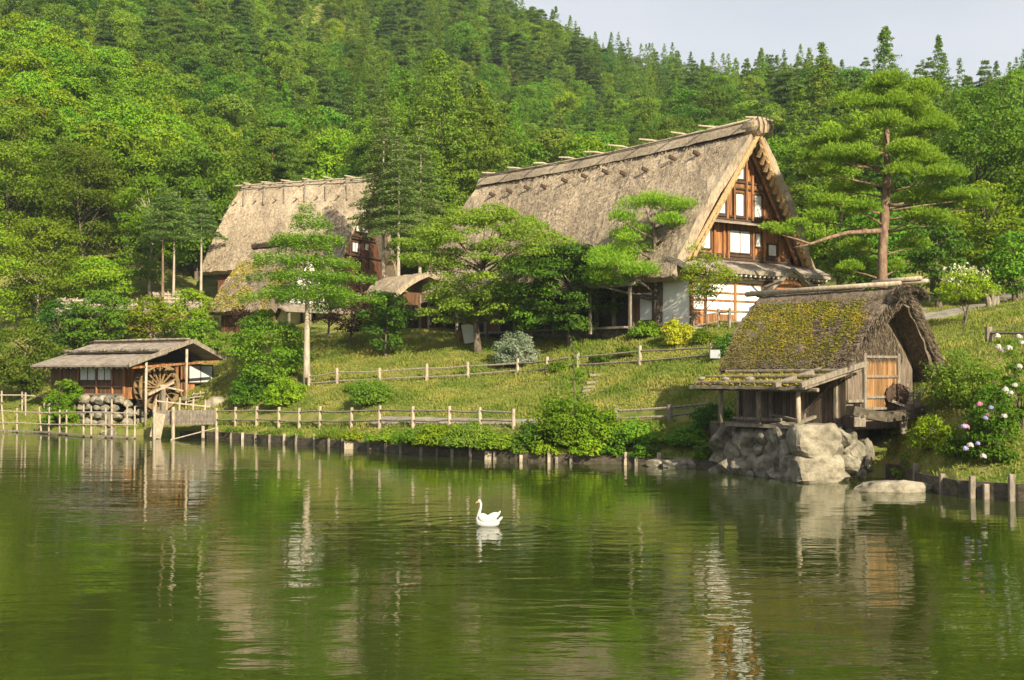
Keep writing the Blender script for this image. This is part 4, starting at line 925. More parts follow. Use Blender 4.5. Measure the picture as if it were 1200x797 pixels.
# little grey notice on a post, folding boards by the farmhouse
p = onground(838, 424, 60, 110); nb_ = empty('notice_box', p, 0, 'small blank pale grey notice plate on a post ending the upper fence', 'notice')
MB().tube([p, p+Vector((0,0,.9))], .04, 6).build('post', M['wood_dark'], nb_, world=True)
a = at(834.5, 411, p.y-.1); c = at(844, 420, p.y-.1); MB().box(a.x-.12, c.x, p.y-.14, p.y-.08, c.z, a.z+.05).build('plate', M['metal_grey'], nb_, world=True, bevel=.01)
p = onground(549, 404, 80, 110); sb = empty('display_board', p, 0, 'white leaning display board with a red-brown side in the shade left of the largest farmhouse', 'display board')
MB().beam(at(551, 402, p.y), at(547, 380, p.y+.5), .85, .06, up=(0,1,0)).build('panel', M['paper'], sb, world=True)
MB().beam(at(541, 403, p.y+.9), at(546, 380, p.y+.56), .6, .06, up=(0,1,0)).build('back_leg', M['wood_brown'], sb, world=True)
# swan
so = empty('swan', (SW.x, SW.y, 0), 0, 'white swan swimming alone on the pond with its neck upright', 'swan')
def ell(b, c, r, n=14, m_=10, rot=None):
    o = len(b.v)
    for i in range(m_+1):
        for j in range(n):
            th = math.pi*i/m_; a_ = 2*math.pi*j/n; v = Vector((r[0]*math.cos(th), r[1]*math.sin(th)*math.cos(a_), r[2]*math.sin(th)*math.sin(a_)))
            if rot: v = rot @ v
            b.v.append(v+Vector(c))
    for i in range(m_):
        for j in range(n): b.f.append([o+i*n+j, o+i*n+(j+1) % n, o+(i+1)*n+(j+1) % n, o+(i+1)*n+j])
bd = MB(); RY = lambda d: Matrix.Rotation(R(d), 3, 'Y')
ell(bd, (.02, 0, .10), (.42, .19, .16)); ell(bd, (-.20, 0, .14), (.20, .15, .17))
for sgn in (-1, 1): ell(bd, (.12, sgn*.11, .23), (.30, .09, .13), rot=RY(-28)); ell(bd, (-.12, sgn*.11, .24), (.20, .09, .13), rot=RY(20))
ell(bd, (.42, 0, .18), (.16, .07, .05), rot=RY(-40))
neck = [(-.28,0,.08),(-.33,0,.22),(-.29,0,.38),(-.235,0,.54),(-.22,0,.66),(-.26,0,.735),(-.31,0,.745)]
bd.tube(neck, [.10,.075,.055,.045,.042,.045,.04], 12)
ell(bd, (-.285, 0, .745), (.068, .045, .05), rot=RY(-12))
body = bd.build('body', M['feather'], so); md = body.modifiers.new('weld', 'REMESH'); md.mode = 'VOXEL'; md.voxel_size = .013; md.use_smooth_shade = True
dg = bpy.context.evaluated_depsgraph_get(); me = bpy.data.meshes.new_from_object(body.evaluated_get(dg)); body.modifiers.clear(); body.data = me; me.shade_smooth()
b = MB(); b.tube([(-.335,0,.735),(-.37,0,.705),(-.425,0,.675)], [.032,.025,.012], 8); b.build('beak', M['beak'], so, smooth=True)
b = MB(); ell(b, (-.345, 0, .755), (.022, .018, .022), 8, 6); ell(b, (-.325, -.035, .75), (.022, .012, .012), 8, 6); ell(b, (-.325, .035, .75), (.022, .012, .012), 8, 6); b.build('face_mask', M['black'], so, smooth=True)
for sgn in (-1, 1):
    b = MB()
    for k_ in range(7): ell(b, (.18+.035*k_, sgn*(.10-.008*k_), .27+.012*k_), (.14, .018, .035), 8, 6, RY(-30-4*k_))
    b.build('wing', M['feather'], so, smooth=True)

so.scale = (.84, .86, 1.0)
# ------------------------------------------------------------------ vegetation
def clump_leaves(centers, radii, dens, lsize, rng, flat=.65, up=.35, shell=.55):
    P, Nn = [], []
    for c, r in zip(centers, radii):
        n = max(6, int(dens*r*r*(1 if flat > .5 else .8))); d = rdirs(n, rng); d[:, 2] = np.where(d[:, 2] < -.45, -d[:, 2], d[:, 2])
        rad = r*(shell+(1-shell)*rng.uniform(0, 1, n)**.7)*(1+.25*rng.normal(size=n)*.6)
        P.append(c+d*rad[:, None]*np.array([1, 1, flat])); Nn.append(unit(d*.9+rdirs(n, rng)*.75+np.array([0, 0, up])))
    return np.concatenate(P), np.concatenate(Nn)
def broad_geo(h, r, rng, base=.25, nc=55, flat=.65, peak=.45, crs=(.20,.36), inner=.5, skew=(0, 0), irr=.35):
    ph = rng.uniform(0, 50)
    cs, rs_ = [], []
    for i in range(nc):
        t = rng.uniform(0, 1)**.85; env = math.sin(math.pi*min(1, (t*(.92)+.08)))**.6 if peak is None else (min(1, (t+.12)/peak)**.7 if t < peak else math.sqrt(max(0, 1-((t-peak)/(1.02-peak))**2)))
        a = rng.uniform(0, 2*math.pi); rr_ = rng.uniform(*crs)*r*(.75+.4*env); k = rng.uniform(inner, 1)*max(.05, env*r-rr_*.6)*(1+irr*2*noise.noise(Vector((math.cos(a)*1.3+ph, math.sin(a)*1.3, t*2.2))))
        z = h*base+rr_*flat*.5+t*(h*(1-base)-rr_*flat*1.4); cs.append((k*math.cos(a)+skew[0]*t, k*math.sin(a)+skew[1]*t, z)); rs_.append(rr_)
    return np.array(cs), np.array(rs_)
def trunk_mesh(h, r0, centers, rng, top=.7, bend=.03, nlimb=9, m=None, name='trunk', parent=None, lz=.3, lr=.32, b=None):
    b = b or MB(); pts = []; k = 7; ph = rng.uniform(0, 6)
    for i in range(k):
        f = i/(k-1); pts.append(Vector((math.sin(ph+f*4)*bend*h*f, math.cos(ph*1.3+f*3)*bend*h*f, -.4+(h*top+.4)*f)))
    b.tube(pts, [r0*(1.25 if i == 0 else 1-.75*i/(k-1)) for i in range(k)], 9)
    if len(centers):
        for c in centers[rng.permutation(len(centers))[:nlimb]]:
            z0 = min(h*top*.95, max(h*lz*.6, c[2]-abs(rng.normal(0, .12))*h-.1*h)); f = (z0+.4)/(h*top+.4); i = min(k-2, int(f*(k-1))); s = pts[i].lerp(pts[i+1], f*(k-1)-i)
            e = Vector(c); md_ = s.lerp(e, .5)+Vector((0, 0, .04*h*rng.uniform(-.3, 1))); r1 = r0*lr*rng.uniform(.7, 1.2); b.tube([s, md_, e], [r1, r1*.65, r1*.2], 6)
    return b.build(name, m or M['bark'], parent, smooth=True)
def broadleaf(root, h, r, rng, lm, dens=60, ls=.3, bark=None, trunk=True, r0=None, nlimb=10, top=.62, **kw):
    cs, rs_ = broad_geo(h, r, rng, **kw); P, Nn = clump_leaves(cs, rs_, dens, ls, rng, kw.get('flat', .65))
    leaves('crown', P, Nn, ls, lm, root, rng)
    if trunk: trunk_mesh(h, r0 or .035*h, cs, rng, top=top, m=bark, parent=root, nlimb=nlimb)
def cedar(root, h, r, rng, lm, dens=70, ls=.34, base=.12, bark=None, droop=.25, power=.8, wh=24, stem=.6, clr=.30):
    cs, rs_ = [], []
    for i in range(wh):
        t = (i+rng.uniform(0, .8))/wh; env = r*(1-t)**power*(.8+.3*rng.uniform()); nb_ = max(3, int(8*(1-t)+3))
        for j in range(nb_):
            a = 2*math.pi*(j+rng.uniform(-.35, .35))/nb_+i*1.1; L_ = env*rng.uniform(.75, 1.12)
            for q in (.92, .55) if t < .8 else (.6,):
                k = L_*q; cs.append((k*math.cos(a), k*math.sin(a), h*(base+t*(1-base))-droop*k+rng.normal(0, .025)*h*(1-t*.7))); rs_.append(max(.40, clr*r*(1-t*.55))*(1 if q > .8 else .9)*rng.uniform(.75, 1.15))
    cs = np.array(cs); rs_ = np.array(rs_); cs = np.concatenate([cs, [[0, 0, h*.985]]]); rs_ = np.append(rs_, .45)
    P, Nn = clump_leaves(cs, rs_, dens*2.6, ls, rng, .55, .3); leaves('crown', P, Nn, ls, lm, root, rng, .45)
    trunk_mesh(h, .014*h, [], rng, top=.88, bend=.004, m=bark, parent=root)
def cone(root, h, r, rng, lm, nc=240, dens=110, ls=.32, base=.1, power=.8, crs=(.10,.20), bark=None):
    cs, rs_ = [], []; ph = rng.uniform(0, 9)
    for i in range(nc):
        t = rng.uniform(0, 1)**1.15; a = rng.uniform(0, 6.28); env = r*(1-t)**power*(1+.35*math.sin(2*a+ph+t*7)*(1-t)+rng.normal(0, .10)); k = env*rng.uniform(.45, 1)
        cs.append((k*math.cos(a), k*math.sin(a), h*(base+t*(1-base))-.25*k)); rs_.append(max(.30, r*rng.uniform(*crs)*(1.25-.8*t)))
    for t in np.linspace(.86, 1, 7): cs.append((0, 0, h*t-.2)); rs_.append(.34*(1.6-t))
    cs = np.array(cs); rs_ = np.array(rs_); P, Nn = clump_leaves(cs, rs_, dens, ls, rng, .6, .3); leaves('crown', P, Nn, ls, lm, root, rng, .45)
    trunk_mesh(h, .010*h, [], rng, top=.7, bend=.004, m=bark, parent=root)
def larch(root, h, r, rng, lm, dens=26, ls=.26, base=.3, bark=None, wh=26, droop=.18, power=.7, r0=None, lens=1.0, irr=0, thick=.09):
    """open whorled conifer: visible boughs carrying flat sprays"""
    P, Nn = [], []; bz = MB()
    for i in range(wh):
        t = (i+rng.uniform(0, .9))/wh; nb_ = 6 if t < .7 else 4
        for j in range(nb_):
            a = 2*math.pi*j/nb_+i*2.4+rng.uniform(-.4, .4); L_ = r*((1-t)**power)*rng.uniform(.55-irr*.6, 1.15)*lens*(1+irr*.5*math.sin(i*2.3+1))+.25
            z = h*(base+t*(1-base)); s = Vector((0, 0, z)); up_ = .10*L_; e = Vector((L_*math.cos(a), L_*math.sin(a), z-droop*L_+up_)); mid_ = s.lerp(e, .5)+Vector((0, 0, .08*L_))
            bz.tube([s, mid_, e], [.028+.006*L_, .018+.004*L_, .008], 4, cap=False)
            n = int(dens*2.4*L_*(1+.4*L_)); u = rng.uniform(.18, 1.04, n)**.8; wdt = .42*L_*np.sin(np.pi*np.clip(u*.85+.1, 0, 1))+.12
            base_p = np.outer(1-u, np.array(s))*0+np.array([[*(s.lerp(mid_, min(1, x*2)) if x < .5 else mid_.lerp(e, (x-.5)*2))] for x in u])
            side = np.array([-math.sin(a), math.cos(a), 0]); o = rng.uniform(-1, 1, n); P.append(base_p+np.outer(o*wdt, side)+np.stack([np.zeros(n), np.zeros(n), rng.normal(0, thick, n)-.12*np.abs(o)*wdt], 1))
            Nn.append(unit(rdirs(n, rng)*.7+np.array([0, 0, .9])))
    P = np.concatenate(P); Nn = np.concatenate(Nn); c = leaves('crown', P, Nn, ls, lm, root, rng, .4)
    trunk_mesh(h, r0 or .011*h, [], rng, top=.80, bend=.004, m=bark or M['bark'], parent=root, b=bz)
def needle_pad(c, rx, rz, n, rng):
    d = rdirs(n, rng); d[:, 2] = np.abs(d[:, 2])*1.0-.25*rng.uniform(0, 1, n); rad = rng.uniform(.35, 1, n)**.5
    P = c+d*(rad*(1+.22*np.abs(rng.normal(size=n))))[:, None]*np.array([rx, rx, rz]); return P, unit(d*np.array([.7, .7, .5])+np.array([0, 0, .55])+rdirs(n, rng)*.8)
def pads(name, lst, n_per, L_, wd, m, parent, rng):
    P, D = [], []
    for c, rx, rz in lst:
        # each pad is a handful of tufts
        k = max(4, int(7*rx)); 
        for _ in range(k):
            a = rng.uniform(0, 6.28); q = rx*.75*math.sqrt(rng.uniform()); cc = np.array(c)+np.array([q*math.cos(a), q*math.sin(a), rz*.5*(1-(q/rx)**2)+rng.uniform(-.1,.1)*rz])
            p, d = needle_pad(cc, rx*.45+.1, rz*.55+.05, int(n_per*rx*rx/k)+12, rng); P.append(p); D.append(d)
    P = np.concatenate(P); D = np.concatenate(D); n = len(P); side = unit(np.cross(D, rdirs(n, rng))); Ls = (L_*rng.uniform(.7, 1.3, n))[:, None]*.5
    return quads_mesh(name, P, D*Ls, side*wd*.5, m, parent)
def tree(name, label, cat, px, Y, top, group=None, base=None, base_y=None):
    """empty on the ground at a bearing and distance; returns root and the height that reaches the given sight line"""
    if base_y is not None: p = onground(px, base_y, 55, 140)
    else: p = G(px, Y)
    h = at(px, top, p.y).z-p.z
    return empty(name, p, 0, label, cat, group), h, p
PXM = lambda px, Y: px*Y/1500.0
rng = np.random.default_rng(42)
# --- trees around the houses
t_, h, p = tree('spruce_tree', 'tall spruce with a pale bare lower trunk in front of the left thatched houses', 'tree', 359.5, 0, 240, base_y=447)
larch(t_, h, PXM(72, p.y), rng, LM['needle_light'], dens=29, ls=.22, base=.44, bark=M['bark_pale'], wh=14, droop=.12, power=.55, r0=.27, irr=.5, thick=.17)
t_, h, p = tree('larch_tree', 'thin larch with a long bare pale trunk, nearer the left farmhouse gable', 'tree', 449, 110, 105)
larch(t_, h, 2.7, rng, LM['needle_blue'], dens=15, ls=.26, base=.40, bark=M['bark_pale'], wh=26, droop=.3, r0=.21)
t_, h, p = tree('larch_tree', 'thin bare-trunked larch right of the other larch, left of the cherry tree', 'tree', 467, 106, 150)
larch(t_, h, 2.5, rng, LM['needle_blue'], dens=14, ls=.26, base=.48, bark=M['bark_pale'], wh=22, droop=.3, r0=.2)
t_, h, p = tree('larch_tree', 'slim larch with drooping boughs beside the left end of the big roof', 'tree', 492, 114, 135)
larch(t_, h, 3.0, rng, LM['needle_blue'], dens=16, ls=.26, base=.3, bark=M['bark_pale'], wh=26, droop=.3, r0=.2)
for i, (px, Y, top, r_, lb) in enumerate(((515, 134, 60, 4.8, 'tallest dark cedar rising between the two steep farmhouses'), (562, 134, 98, 4.8, 'broad dark cedar just left of the big thatched roof'), (468, 138, 80, 4.8, 'dark cedar behind the thin larches between the farmhouses'), (590, 142, 120, 4.2, 'dark cedar peeping over the left end of the big roof'))):
    t_, h, p = tree('cedar_tree', lb, 'tree', px, Y, top); cone(t_, h, r_*1.3, rng, LM['cedar'], nc=420, dens=130, ls=.30, power=.55, crs=(.14,.24))
t_, h, p = tree('cherry_tree', 'wide light green tree spreading in front of the left half of the big roof', 'tree', 560, 91, 238)
broadleaf(t_, h, PXM(96, p.y), rng, LM['cherry'], dens=300, ls=.21, base=.18, nc=165, flat=.42, peak=.4, irr=.7, crs=(.10,.22), r0=.3, nlimb=26, top=.6)
t_, h, p = tree('maple_tree', 'dark green maple in front of the middle of the largest farmhouse', 'tree', 668, 88, 284)
broadleaf(t_, h, PXM(76, p.y), rng, LM['deep'], dens=280, ls=.22, base=.14, nc=150, flat=.4, peak=.4, irr=.5, crs=(.13,.26), r0=.22, nlimb=18)
t_, h, p = tree('maple_tree', 'small bright maple before the corner of the white plastered wall', 'tree', 829, 79.5, 296)
broadleaf(t_, h, PXM(39, p.y), rng, LM['bright'], dens=260, ls=.16, base=.42, nc=45, flat=.45, peak=.45, crs=(.2,.34), r0=.09, nlimb=14)
t_, h, p = tree('maple_tree', 'green maple sapling between the cherry tree and the dark maple', 'tree', 622, 89.5, 300)
broadleaf(t_, h, PXM(44, p.y), rng, LM['mid'], dens=260, ls=.2, base=.2, nc=54, flat=.4, crs=(.2,.34), r0=.1)
t_, h, p = tree('red_maple', 'dark red-leaved maple beside the mossy thatched house', 'tree', 411, 98, 338)
broadleaf(t_, h, PXM(44, p.y), rng, LM['red'], dens=170, ls=.2, base=.2, nc=50, flat=.45, crs=(.2,.34), r0=.12)
t_, h, p = tree('red_maple', 'small dark red shrub under the eaves at the left end of the mossy thatched house', 'shrub', 281, 104, 358)
broadleaf(t_, h, PXM(20, p.y), rng, LM['red'], dens=160, ls=.2, base=.1, nc=20, flat=.5, crs=(.3,.45), r0=.08)
t_, h, p = tree('evergreen_tree', 'dark bushy evergreen right of the red maple, left of the annex', 'tree', 452, 94, 338)
broadleaf(t_, h, PXM(38, p.y), rng, LM['deep'], dens=160, ls=.24, base=.08, nc=60, flat=.55, crs=(.2,.34), r0=.12)
t_, h, p = tree('maple_tree', 'green maple standing behind the spruce, left of the red maple', 'tree', 385, 101, 322)
broadleaf(t_, h, PXM(30, p.y), rng, LM['mid'], dens=160, ls=.22, base=.25, nc=40, flat=.45, crs=(.2,.34), r0=.12)
t_, h, p = tree('maple_tree', 'round bright green tree between the watermill and the spruce trunk', 'tree', 314, 92, 362)
broadleaf(t_, h, PXM(56, p.y), rng, LM['mid'], dens=210, ls=.2, base=.06, nc=90, flat=.45, peak=.4, crs=(.18,.3), r0=.14)
# Japanese pines with cloud-like pads
t_, h, p = tree('pine_tree', 'pruned garden pine with flat needle pads before the big roof', 'tree', 771, 84, 238)
s_ = p.y/1500; tp = [(0,0,-.3),(.1,0,h*.18),(.25,0,h*.35),(-.05,.1,h*.55),(-.2,0,h*.75),(-.35,0,h*.92)]
b = MB(); b.tube(tp, [.34,.28,.25,.2,.15,.07], 9); PL = []
for px, py, rx, rz, dy in ((757,245,24,8,0),(795,250,24,9,.5),(735,262,14,7,-.6),(745,279,22,8,.8),(785,270,18,8,-1),(738,288,13,6,-1.2),(810,272,14,7,.2),(730,308,30,9,.4),(715,320,26,9,-1),(748,330,22,9,-1.3),(790,318,18,8,1),(722,338,24,8,.6),(762,300,20,8,1.3),(700,333,18,8,.2),(805,300,14,7,-1)):
    q = at(px, py, p.y)-p; q.y = dy; PL.append(((q.x, q.y, q.z), rx*s_*1.3, rz*s_*2.3)); f = min(.95, max(.2, (q.z-.6)/h)); i = min(4, int(f*5)); s0 = Vector(tp[i]).lerp(Vector(tp[i+1]), f*5-i)
    b.tube([s0, s0.lerp(q, .5)+Vector((0, 0, -.12)), q-Vector((0, 0, .1))], [.12,.08,.04], 6)
b.build('trunk', M['bark'], t_, smooth=True); pads('crown', PL, 900, .26, .05, LM['needle_light'], t_, rng)
t_, h, p = tree('pine_tree', 'tall red-barked pine behind the mossy hut, one long branch reaching left', 'tree', 1036, 82, 96)
s_ = p.y/1500; b = MB(); tp = [at(1034.5,345,p.y)-p, at(1034,300,p.y)-p, at(1037,250,p.y)-p, at(1040,205,p.y)-p, at(1039,165,p.y)-p, at(1041,125,p.y)-p]; tp = [Vector((0,0,-.5))]+tp
b.tube(tp, [.36,.31,.30,.29,.24,.18,.08], 10); PL = []
for px, py, rx, rz, dy in ((1040,108,28,12,0),(1015,120,26,11,.8),(1070,120,26,11,-.8),(1005,135,20,9,-1),(1085,140,26,10,.6),(1050,135,26,12,-1.4),(1095,158,26,10,-.3),(1070,165,26,11,1.2),(1000,165,26,10,.9),(975,170,24,10,0),(1025,160,26,11,-1.6),(955,188,20,10,.8),(985,195,30,11,-1.2),(1015,190,26,10,1),(1055,190,28,10,-1.5),(1085,195,24,10,.3),(960,208,22,9,-.4),(1000,222,26,9,1.4),(1045,215,22,9,-1.8),(1100,215,26,9,-.8),(1085,235,28,9,1),(1130,236,30,8,.2),(1150,245,16,6,.5),(975,240,24,8,.6),(960,262,22,8,-.2),(1000,255,22,8,-1.5),(1075,262,24,8,-1),(1110,262,20,8,1),(930,270,14,6,0),(915,278,14,6,.3),(898,272,11,5,-.2),(948,280,10,5,.4),(1010,290,18,8,1.5),(1075,290,20,8,.8),(1000,318,18,7,.5),(1060,316,16,8,1.2)):
    q = at(px, py, p.y)-p; q.y = dy*1.3
    if py > 266 and px < 950: q.y = -1.2+dy*.5
    PL.append(((q.x, q.y, q.z), rx*s_*1.0, rz*s_*1.9))
    if not (py > 266 and px < 950):
        zz_ = min(tp[-1].z*.97, q.z-.02*abs(q.x)*h*.1-.5); j = max(k_ for k_ in range(len(tp)) if tp[k_].z <= max(zz_, 4)); j = min(j, len(tp)-2); s0 = tp[j].lerp(tp[j+1], min(1, max(0, (zz_-tp[j].z)/(tp[j+1].z-tp[j].z))))
        b.tube([s0, s0.lerp(q, .5)+Vector((0, 0, .1)), q-Vector((0, 0, -.1))], [.085,.055,.025], 6)
br = [at(1034,270,p.y)-p, at(1020,272,p.y)-p+Vector((0,-.3,0)), at(990,274,p.y)-p+Vector((0,-.7,0)), at(965,281,p.y)-p+Vector((0,-1,0)), at(945,288,p.y)-p+Vector((0,-1.1,0)), at(930,283,p.y)-p+Vector((0,-1.2,0)), at(905,276,p.y)-p+Vector((0,-1.2,0))]
b.tube(br, [.19,.16,.14,.11,.09,.07,.03], 8); b.tube([at(1038,240,p.y)-p, at(1048,242,p.y)-p+Vector((0,-.6,0)), at(1054,240,p.y)-p+Vector((0,-.9,0))], [.14,.12,.05], 7)
b.tube([br[4], at(925,292,p.y)-p+Vector((0,-1.1,0))], [.06,.02], 6)
b.build('trunk', M['bark_pine'], t_, smooth=True); pads('crown', PL, 1500, .28, .055, LM['needle_light'], t_, rng)
# trees on the right behind the path
for px, Y, top, rp, lm_, lb in ((1150, 104, 100, 74, 'mid', 'large dark green tree filling the right edge of the photo behind the path'), (1215, 100, 150, 62, 'mid', 'broad tree cut by the right edge of the photo above the path'), (1095, 112, 130, 62, 'bright', 'green tree behind the tall red-barked pine, right of its trunk'), (1155, 97, 212, 58, 'bright', 'smaller bright green tree above the path at the right'), (985, 106, 190, 58, 'mid', 'dark green tree behind the pine, right of the big gable'), (940, 112, 215, 46, 'mid', 'green tree close behind the right barge of the big gable'), (1100, 93, 255, 40, 'deep', 'low dark tree behind the white-flowered shrub'), (1035, 100, 235, 48, 'mid', 'dark tree directly behind the trunk of the tall pine'), (1190, 92, 270, 42, 'mid', 'low leafy tree over the path at the right edge'), (1010, 90, 285, 30, 'mid', 'low green tree behind the ridge of the mossy hut')):
    t_, h, p = tree('broadleaf_tree', lb, 'tree', px, Y, top); broadleaf(t_, h, PXM(rp, p.y), rng, LM[lm_], dens=105, ls=.3, base=.1, nc=110, flat=.5, crs=(.17,.3), r0=.28, nlimb=14)
for px, Y, top, r_, lb in ((965, 172, 50, 6, 'dark conifer top showing on the skyline above the right treeline, left of the pointed cedar'), (1040, 168, 32, 6, 'pointed cedar standing tallest on the skyline behind the pine'), (1103, 182, 42, 4, 'slim narrow conifer on the skyline right of the pointed cedar')):
    t_, h, p = tree('cedar_tree', lb, 'tree', px, Y, top); cone(t_, h, r_, rng, LM['cedar'], nc=420, dens=100, ls=.36, power=.85, crs=(.12,.2))
# trees on the left, above and around the watermill
for px, Y, top, rp, lm_, lb, fl_ in ((28, 106, 372, 50, 'mid', 'rounded maple on the grass left of the watermill', .42), (118, 112, 340, 50, 'mid', 'leafy tree above the watermill roof', .42), (45, 122, 255, 66, 'bright', 'yellow-green tree with pale limbs at the left edge above the maple', .42), (-25, 118, 225, 60, 'bright', 'bright tree cut by the left edge of the photo', .45), (110, 126, 300, 52, 'bright', 'bright spreading tree between the two shingle roofs and the left edge', .42), (175, 128, 205, 50, 'bright', 'broad bright tree standing over the shingle roofs', .5), (95, 133, 160, 66, 'mid', 'large rounded tree high at the left, behind the bright ones', .5), (5, 135, 120, 80, 'mid', 'great dark crown at the left edge halfway up the photo', .5), (176, 112, 345, 34, 'bright', 'small yellow-green tree behind the watermill ridge', .45), (222, 110, 338, 34, 'bright', 'bright shrub-like tree between the watermill and the mossy thatched house', .45), (70, 112, 350, 34, 'deep', 'dark low tree behind the left maple', .45), (235, 104, 372, 30, 'mid', 'low bush-like tree right behind the watermill gable', .45)):
    t_, h, p = tree('broadleaf_tree', lb, 'tree', px, Y, top); broadleaf(t_, h, PXM(rp, p.y), rng, LM[lm_], dens=115, ls=.27, base=.12, nc=95, flat=fl_, crs=(.18,.3), r0=.2, nlimb=22, bark=M['bark_pale'] if lm_ == 'bright' else None)
for px, Y, tp_, lb in ((190, 120, 255, 'dark bare pole-like trunk rising left of the two pale ones'), (203, 121, 262, 'pale straight trunk beside the dark bare one'), (235, 124, 262, 'thin pale trunk nearest the left farmhouse roof')):
    t_, h, p = tree('slender_tree', lb, 'tree', px, Y, tp_-40); larch(t_, h, 2.2, rng, LM['needle_blue'], dens=14, ls=.26, base=.62, bark=M['bark_pale'] if px > 195 else M['bark_pine'], wh=14, droop=.25, r0=.17)

# --- shrubs and bank plants
def bush(name, label, px, Y, w_px, top, lm, ls=.14, dens=420, base_y=None, group=None, flat=.75, cat='shrub', nc=None, twig=True, spiky=0, lift=0):
    p = onground(px, base_y, 45, 130) if base_y is not None else G(px, Y); p.z += lift; h = max(.3, at(px, top, p.y).z-p.z); r_ = PXM(w_px, p.y)
    o = empty(name, p, 0, label, cat, group); nc = nc or int(34+26*r_); dens = dens*1.5; cs, rs_ = [], []
    for i in range(nc):
        a = rng.uniform(0, 6.28); q = math.sqrt(rng.uniform())*r_*.85; ht_ = h*(1-.55*(q/r_)**2)*rng.uniform(.12, 1); rr2 = min(h*.5, r_*.42)*rng.uniform(.5, .9); cs.append((q*math.cos(a), q*math.sin(a), max(rr2*.4, ht_-rr2*flat))); rs_.append(rr2)
    cs = np.array(cs); rs_ = np.array(rs_)
    P, Nn = clump_leaves(cs, rs_, dens, ls, rng, flat)
    if spiky:
        n = len(P)//3; d = unit(P[:n]-np.array([0, 0, -h*.3])); P[:n] += d*rng.uniform(0, spiky, n)[:, None]
    leaves('foliage', P, Nn, ls, lm, o, rng)
    b = MB()
    for c in cs[:14]: b.tube([(c[0]*.12, c[1]*.12, -.2-lift), (c[0]*.6, c[1]*.6, c[2]*.6), tuple(c)], [.035, .025, .01], 5)
    b.build('stems', M['bark'], o); return o, cs, rs_, p
bush('variegated_shrub', 'round silvery white-green shrub on the lawn below the cherry tree', 605, 0, 26, 383, LM['pale'], .15, 520, base_y=428)
bush('golden_shrub', 'bright yellow-green shrub before the corner of the largest farmhouse', 793, 0, 21, 371, LM['yellow'], .15, 520, base_y=405)
bush('garden_shrub', 'low dark green shrub left of the yellow-green one', 757, 0, 20, 374, LM['mid'], .15, 400, base_y=395)
bush('garden_shrub', 'small rounded green shrub right of the yellow-green one', 826, 0, 16, 382, LM['mid'], .15, 400, base_y=402)
bush('garden_shrub', 'dark green shrub behind the notice plate, left of the hut roof', 856, 0, 24, 388, LM['deep'], .15, 380, base_y=420)
bush('garden_shrub', 'green shrub on the lawn between the fences, left part', 437, 0, 26, 440, LM['olive'], .16, 300, base_y=474, spiky=.25)
bush('garden_shrub', 'light green leafy shrub at the foot of the spruce', 335, 0, 24, 436, LM['bright'], .17, 380, base_y=475)
bush('garden_shrub', 'dark low shrub under the round bright tree right of the watermill', 293, 0, 24, 430, LM['mid'], .17, 320, base_y=474)
bush('climbing_shrub', 'bright green climber growing over the left corner of the watermill', 76, 97, 24, 432, LM['bright'], .19, 520, lift=-.2)
for px, Y, w_, top, lm_, lb in ((662, 65.7, 42, 460, 'bright', 'largest bright green shrub on the bank, left half of the big clump'), (699, 65.0, 34, 472, 'bright', 'bright shrub joined to the right side of the biggest bank shrub'), (622, 66.2, 24, 490, 'mid', 'lower green shrub at the left foot of the biggest bank shrub'), (740, 64.2, 26, 488, 'mid', 'medium green shrub right of the big bank shrub'), (772, 63.5, 26, 505, 'mid', 'low green shrub on the bank before the short fence'), (806, 62.2, 24, 498, 'mid', 'leafy green shrub on the bank between short fence and boulder wall'), (834, 62.8, 26, 470, 'deep', 'dark green shrub against the left end of the boulder wall')):
    bush('bank_shrub', lb, px, Y, w_, top, LM[lm_], .17, 400, spiky=.3)
for px, w_, top, lb in ((415, 16, 505, 'low plants on the bank edge, leftmost clump before the long fence'), (452, 18, 503, 'low plants on the bank edge, second clump from the left'), (488, 20, 500, 'low plants on the bank edge under the middle of the long fence'), (520, 24, 493, 'taller clump of plants on the bank edge left of the lone pale board'), (552, 22, 494, 'yellowish clump of plants spilling over the bank boards'), (585, 20, 506, 'dark low clump beside the end of the long fence'), (275, 12, 505, 'low weeds on the bank edge right of the plank landing'), (318, 12, 507, 'small weeds on the bank edge below the lawn spruce'), (350, 10, 508, 'scattered weeds on the bank edge at the third bay of the long fence'), (385, 12, 507, 'tiny clump of bank plants nearest the watermill side of the long fence')):
    bush('bank_plant', lb, px, shoreY(px)+.55, w_*1.5, top-2, LM['olive' if w_ == 22 else 'bright' if w_ in (16, 24) else 'mid'], .15, 420, cat='plant')
for px, w_, top, lb in ((640, 20, 512, 'leafy edge growth hanging to the water under the biggest bank shrub'), (690, 22, 508, 'leafy edge growth at the waterline right of the biggest bank shrub'), (722, 16, 516, 'small leafy overhang between the two bank stakes'), (757, 18, 515, 'leafy overhang left of the flat shore rocks'), (826, 14, 512, 'leafy overhang at the left foot of the boulder wall'), (608, 14, 512, 'small leafy overhang right after the long fence ends')):
    bush('bank_plant', lb, px, shoreY(px)+.25, w_, top, LM['mid' if w_ < 19 else 'bright'], .15, 420, cat='plant', lift=-.1)
bush('bank_plant', 'grassy clump at the right foot of the boulder wall', 1047, 58.0, 18, 520, LM['bright'], .14, 420, cat='plant')
bush('bank_plant', 'spiky clump hanging over the right retaining boards', 1060, 53.5, 18, 528, LM['mid'], .14, 420, cat='plant', spiky=.3)
bush('olive_bush', 'large olive twiggy bush on the bank right of the hut', 1128, 55, 44, 404, LM['olive'], .13, 360, spiky=.5)
bush('bank_shrub', 'green shrub under the flume right of the boulder wall', 1030, 59.3, 20, 492, LM['mid'], .16, 360)
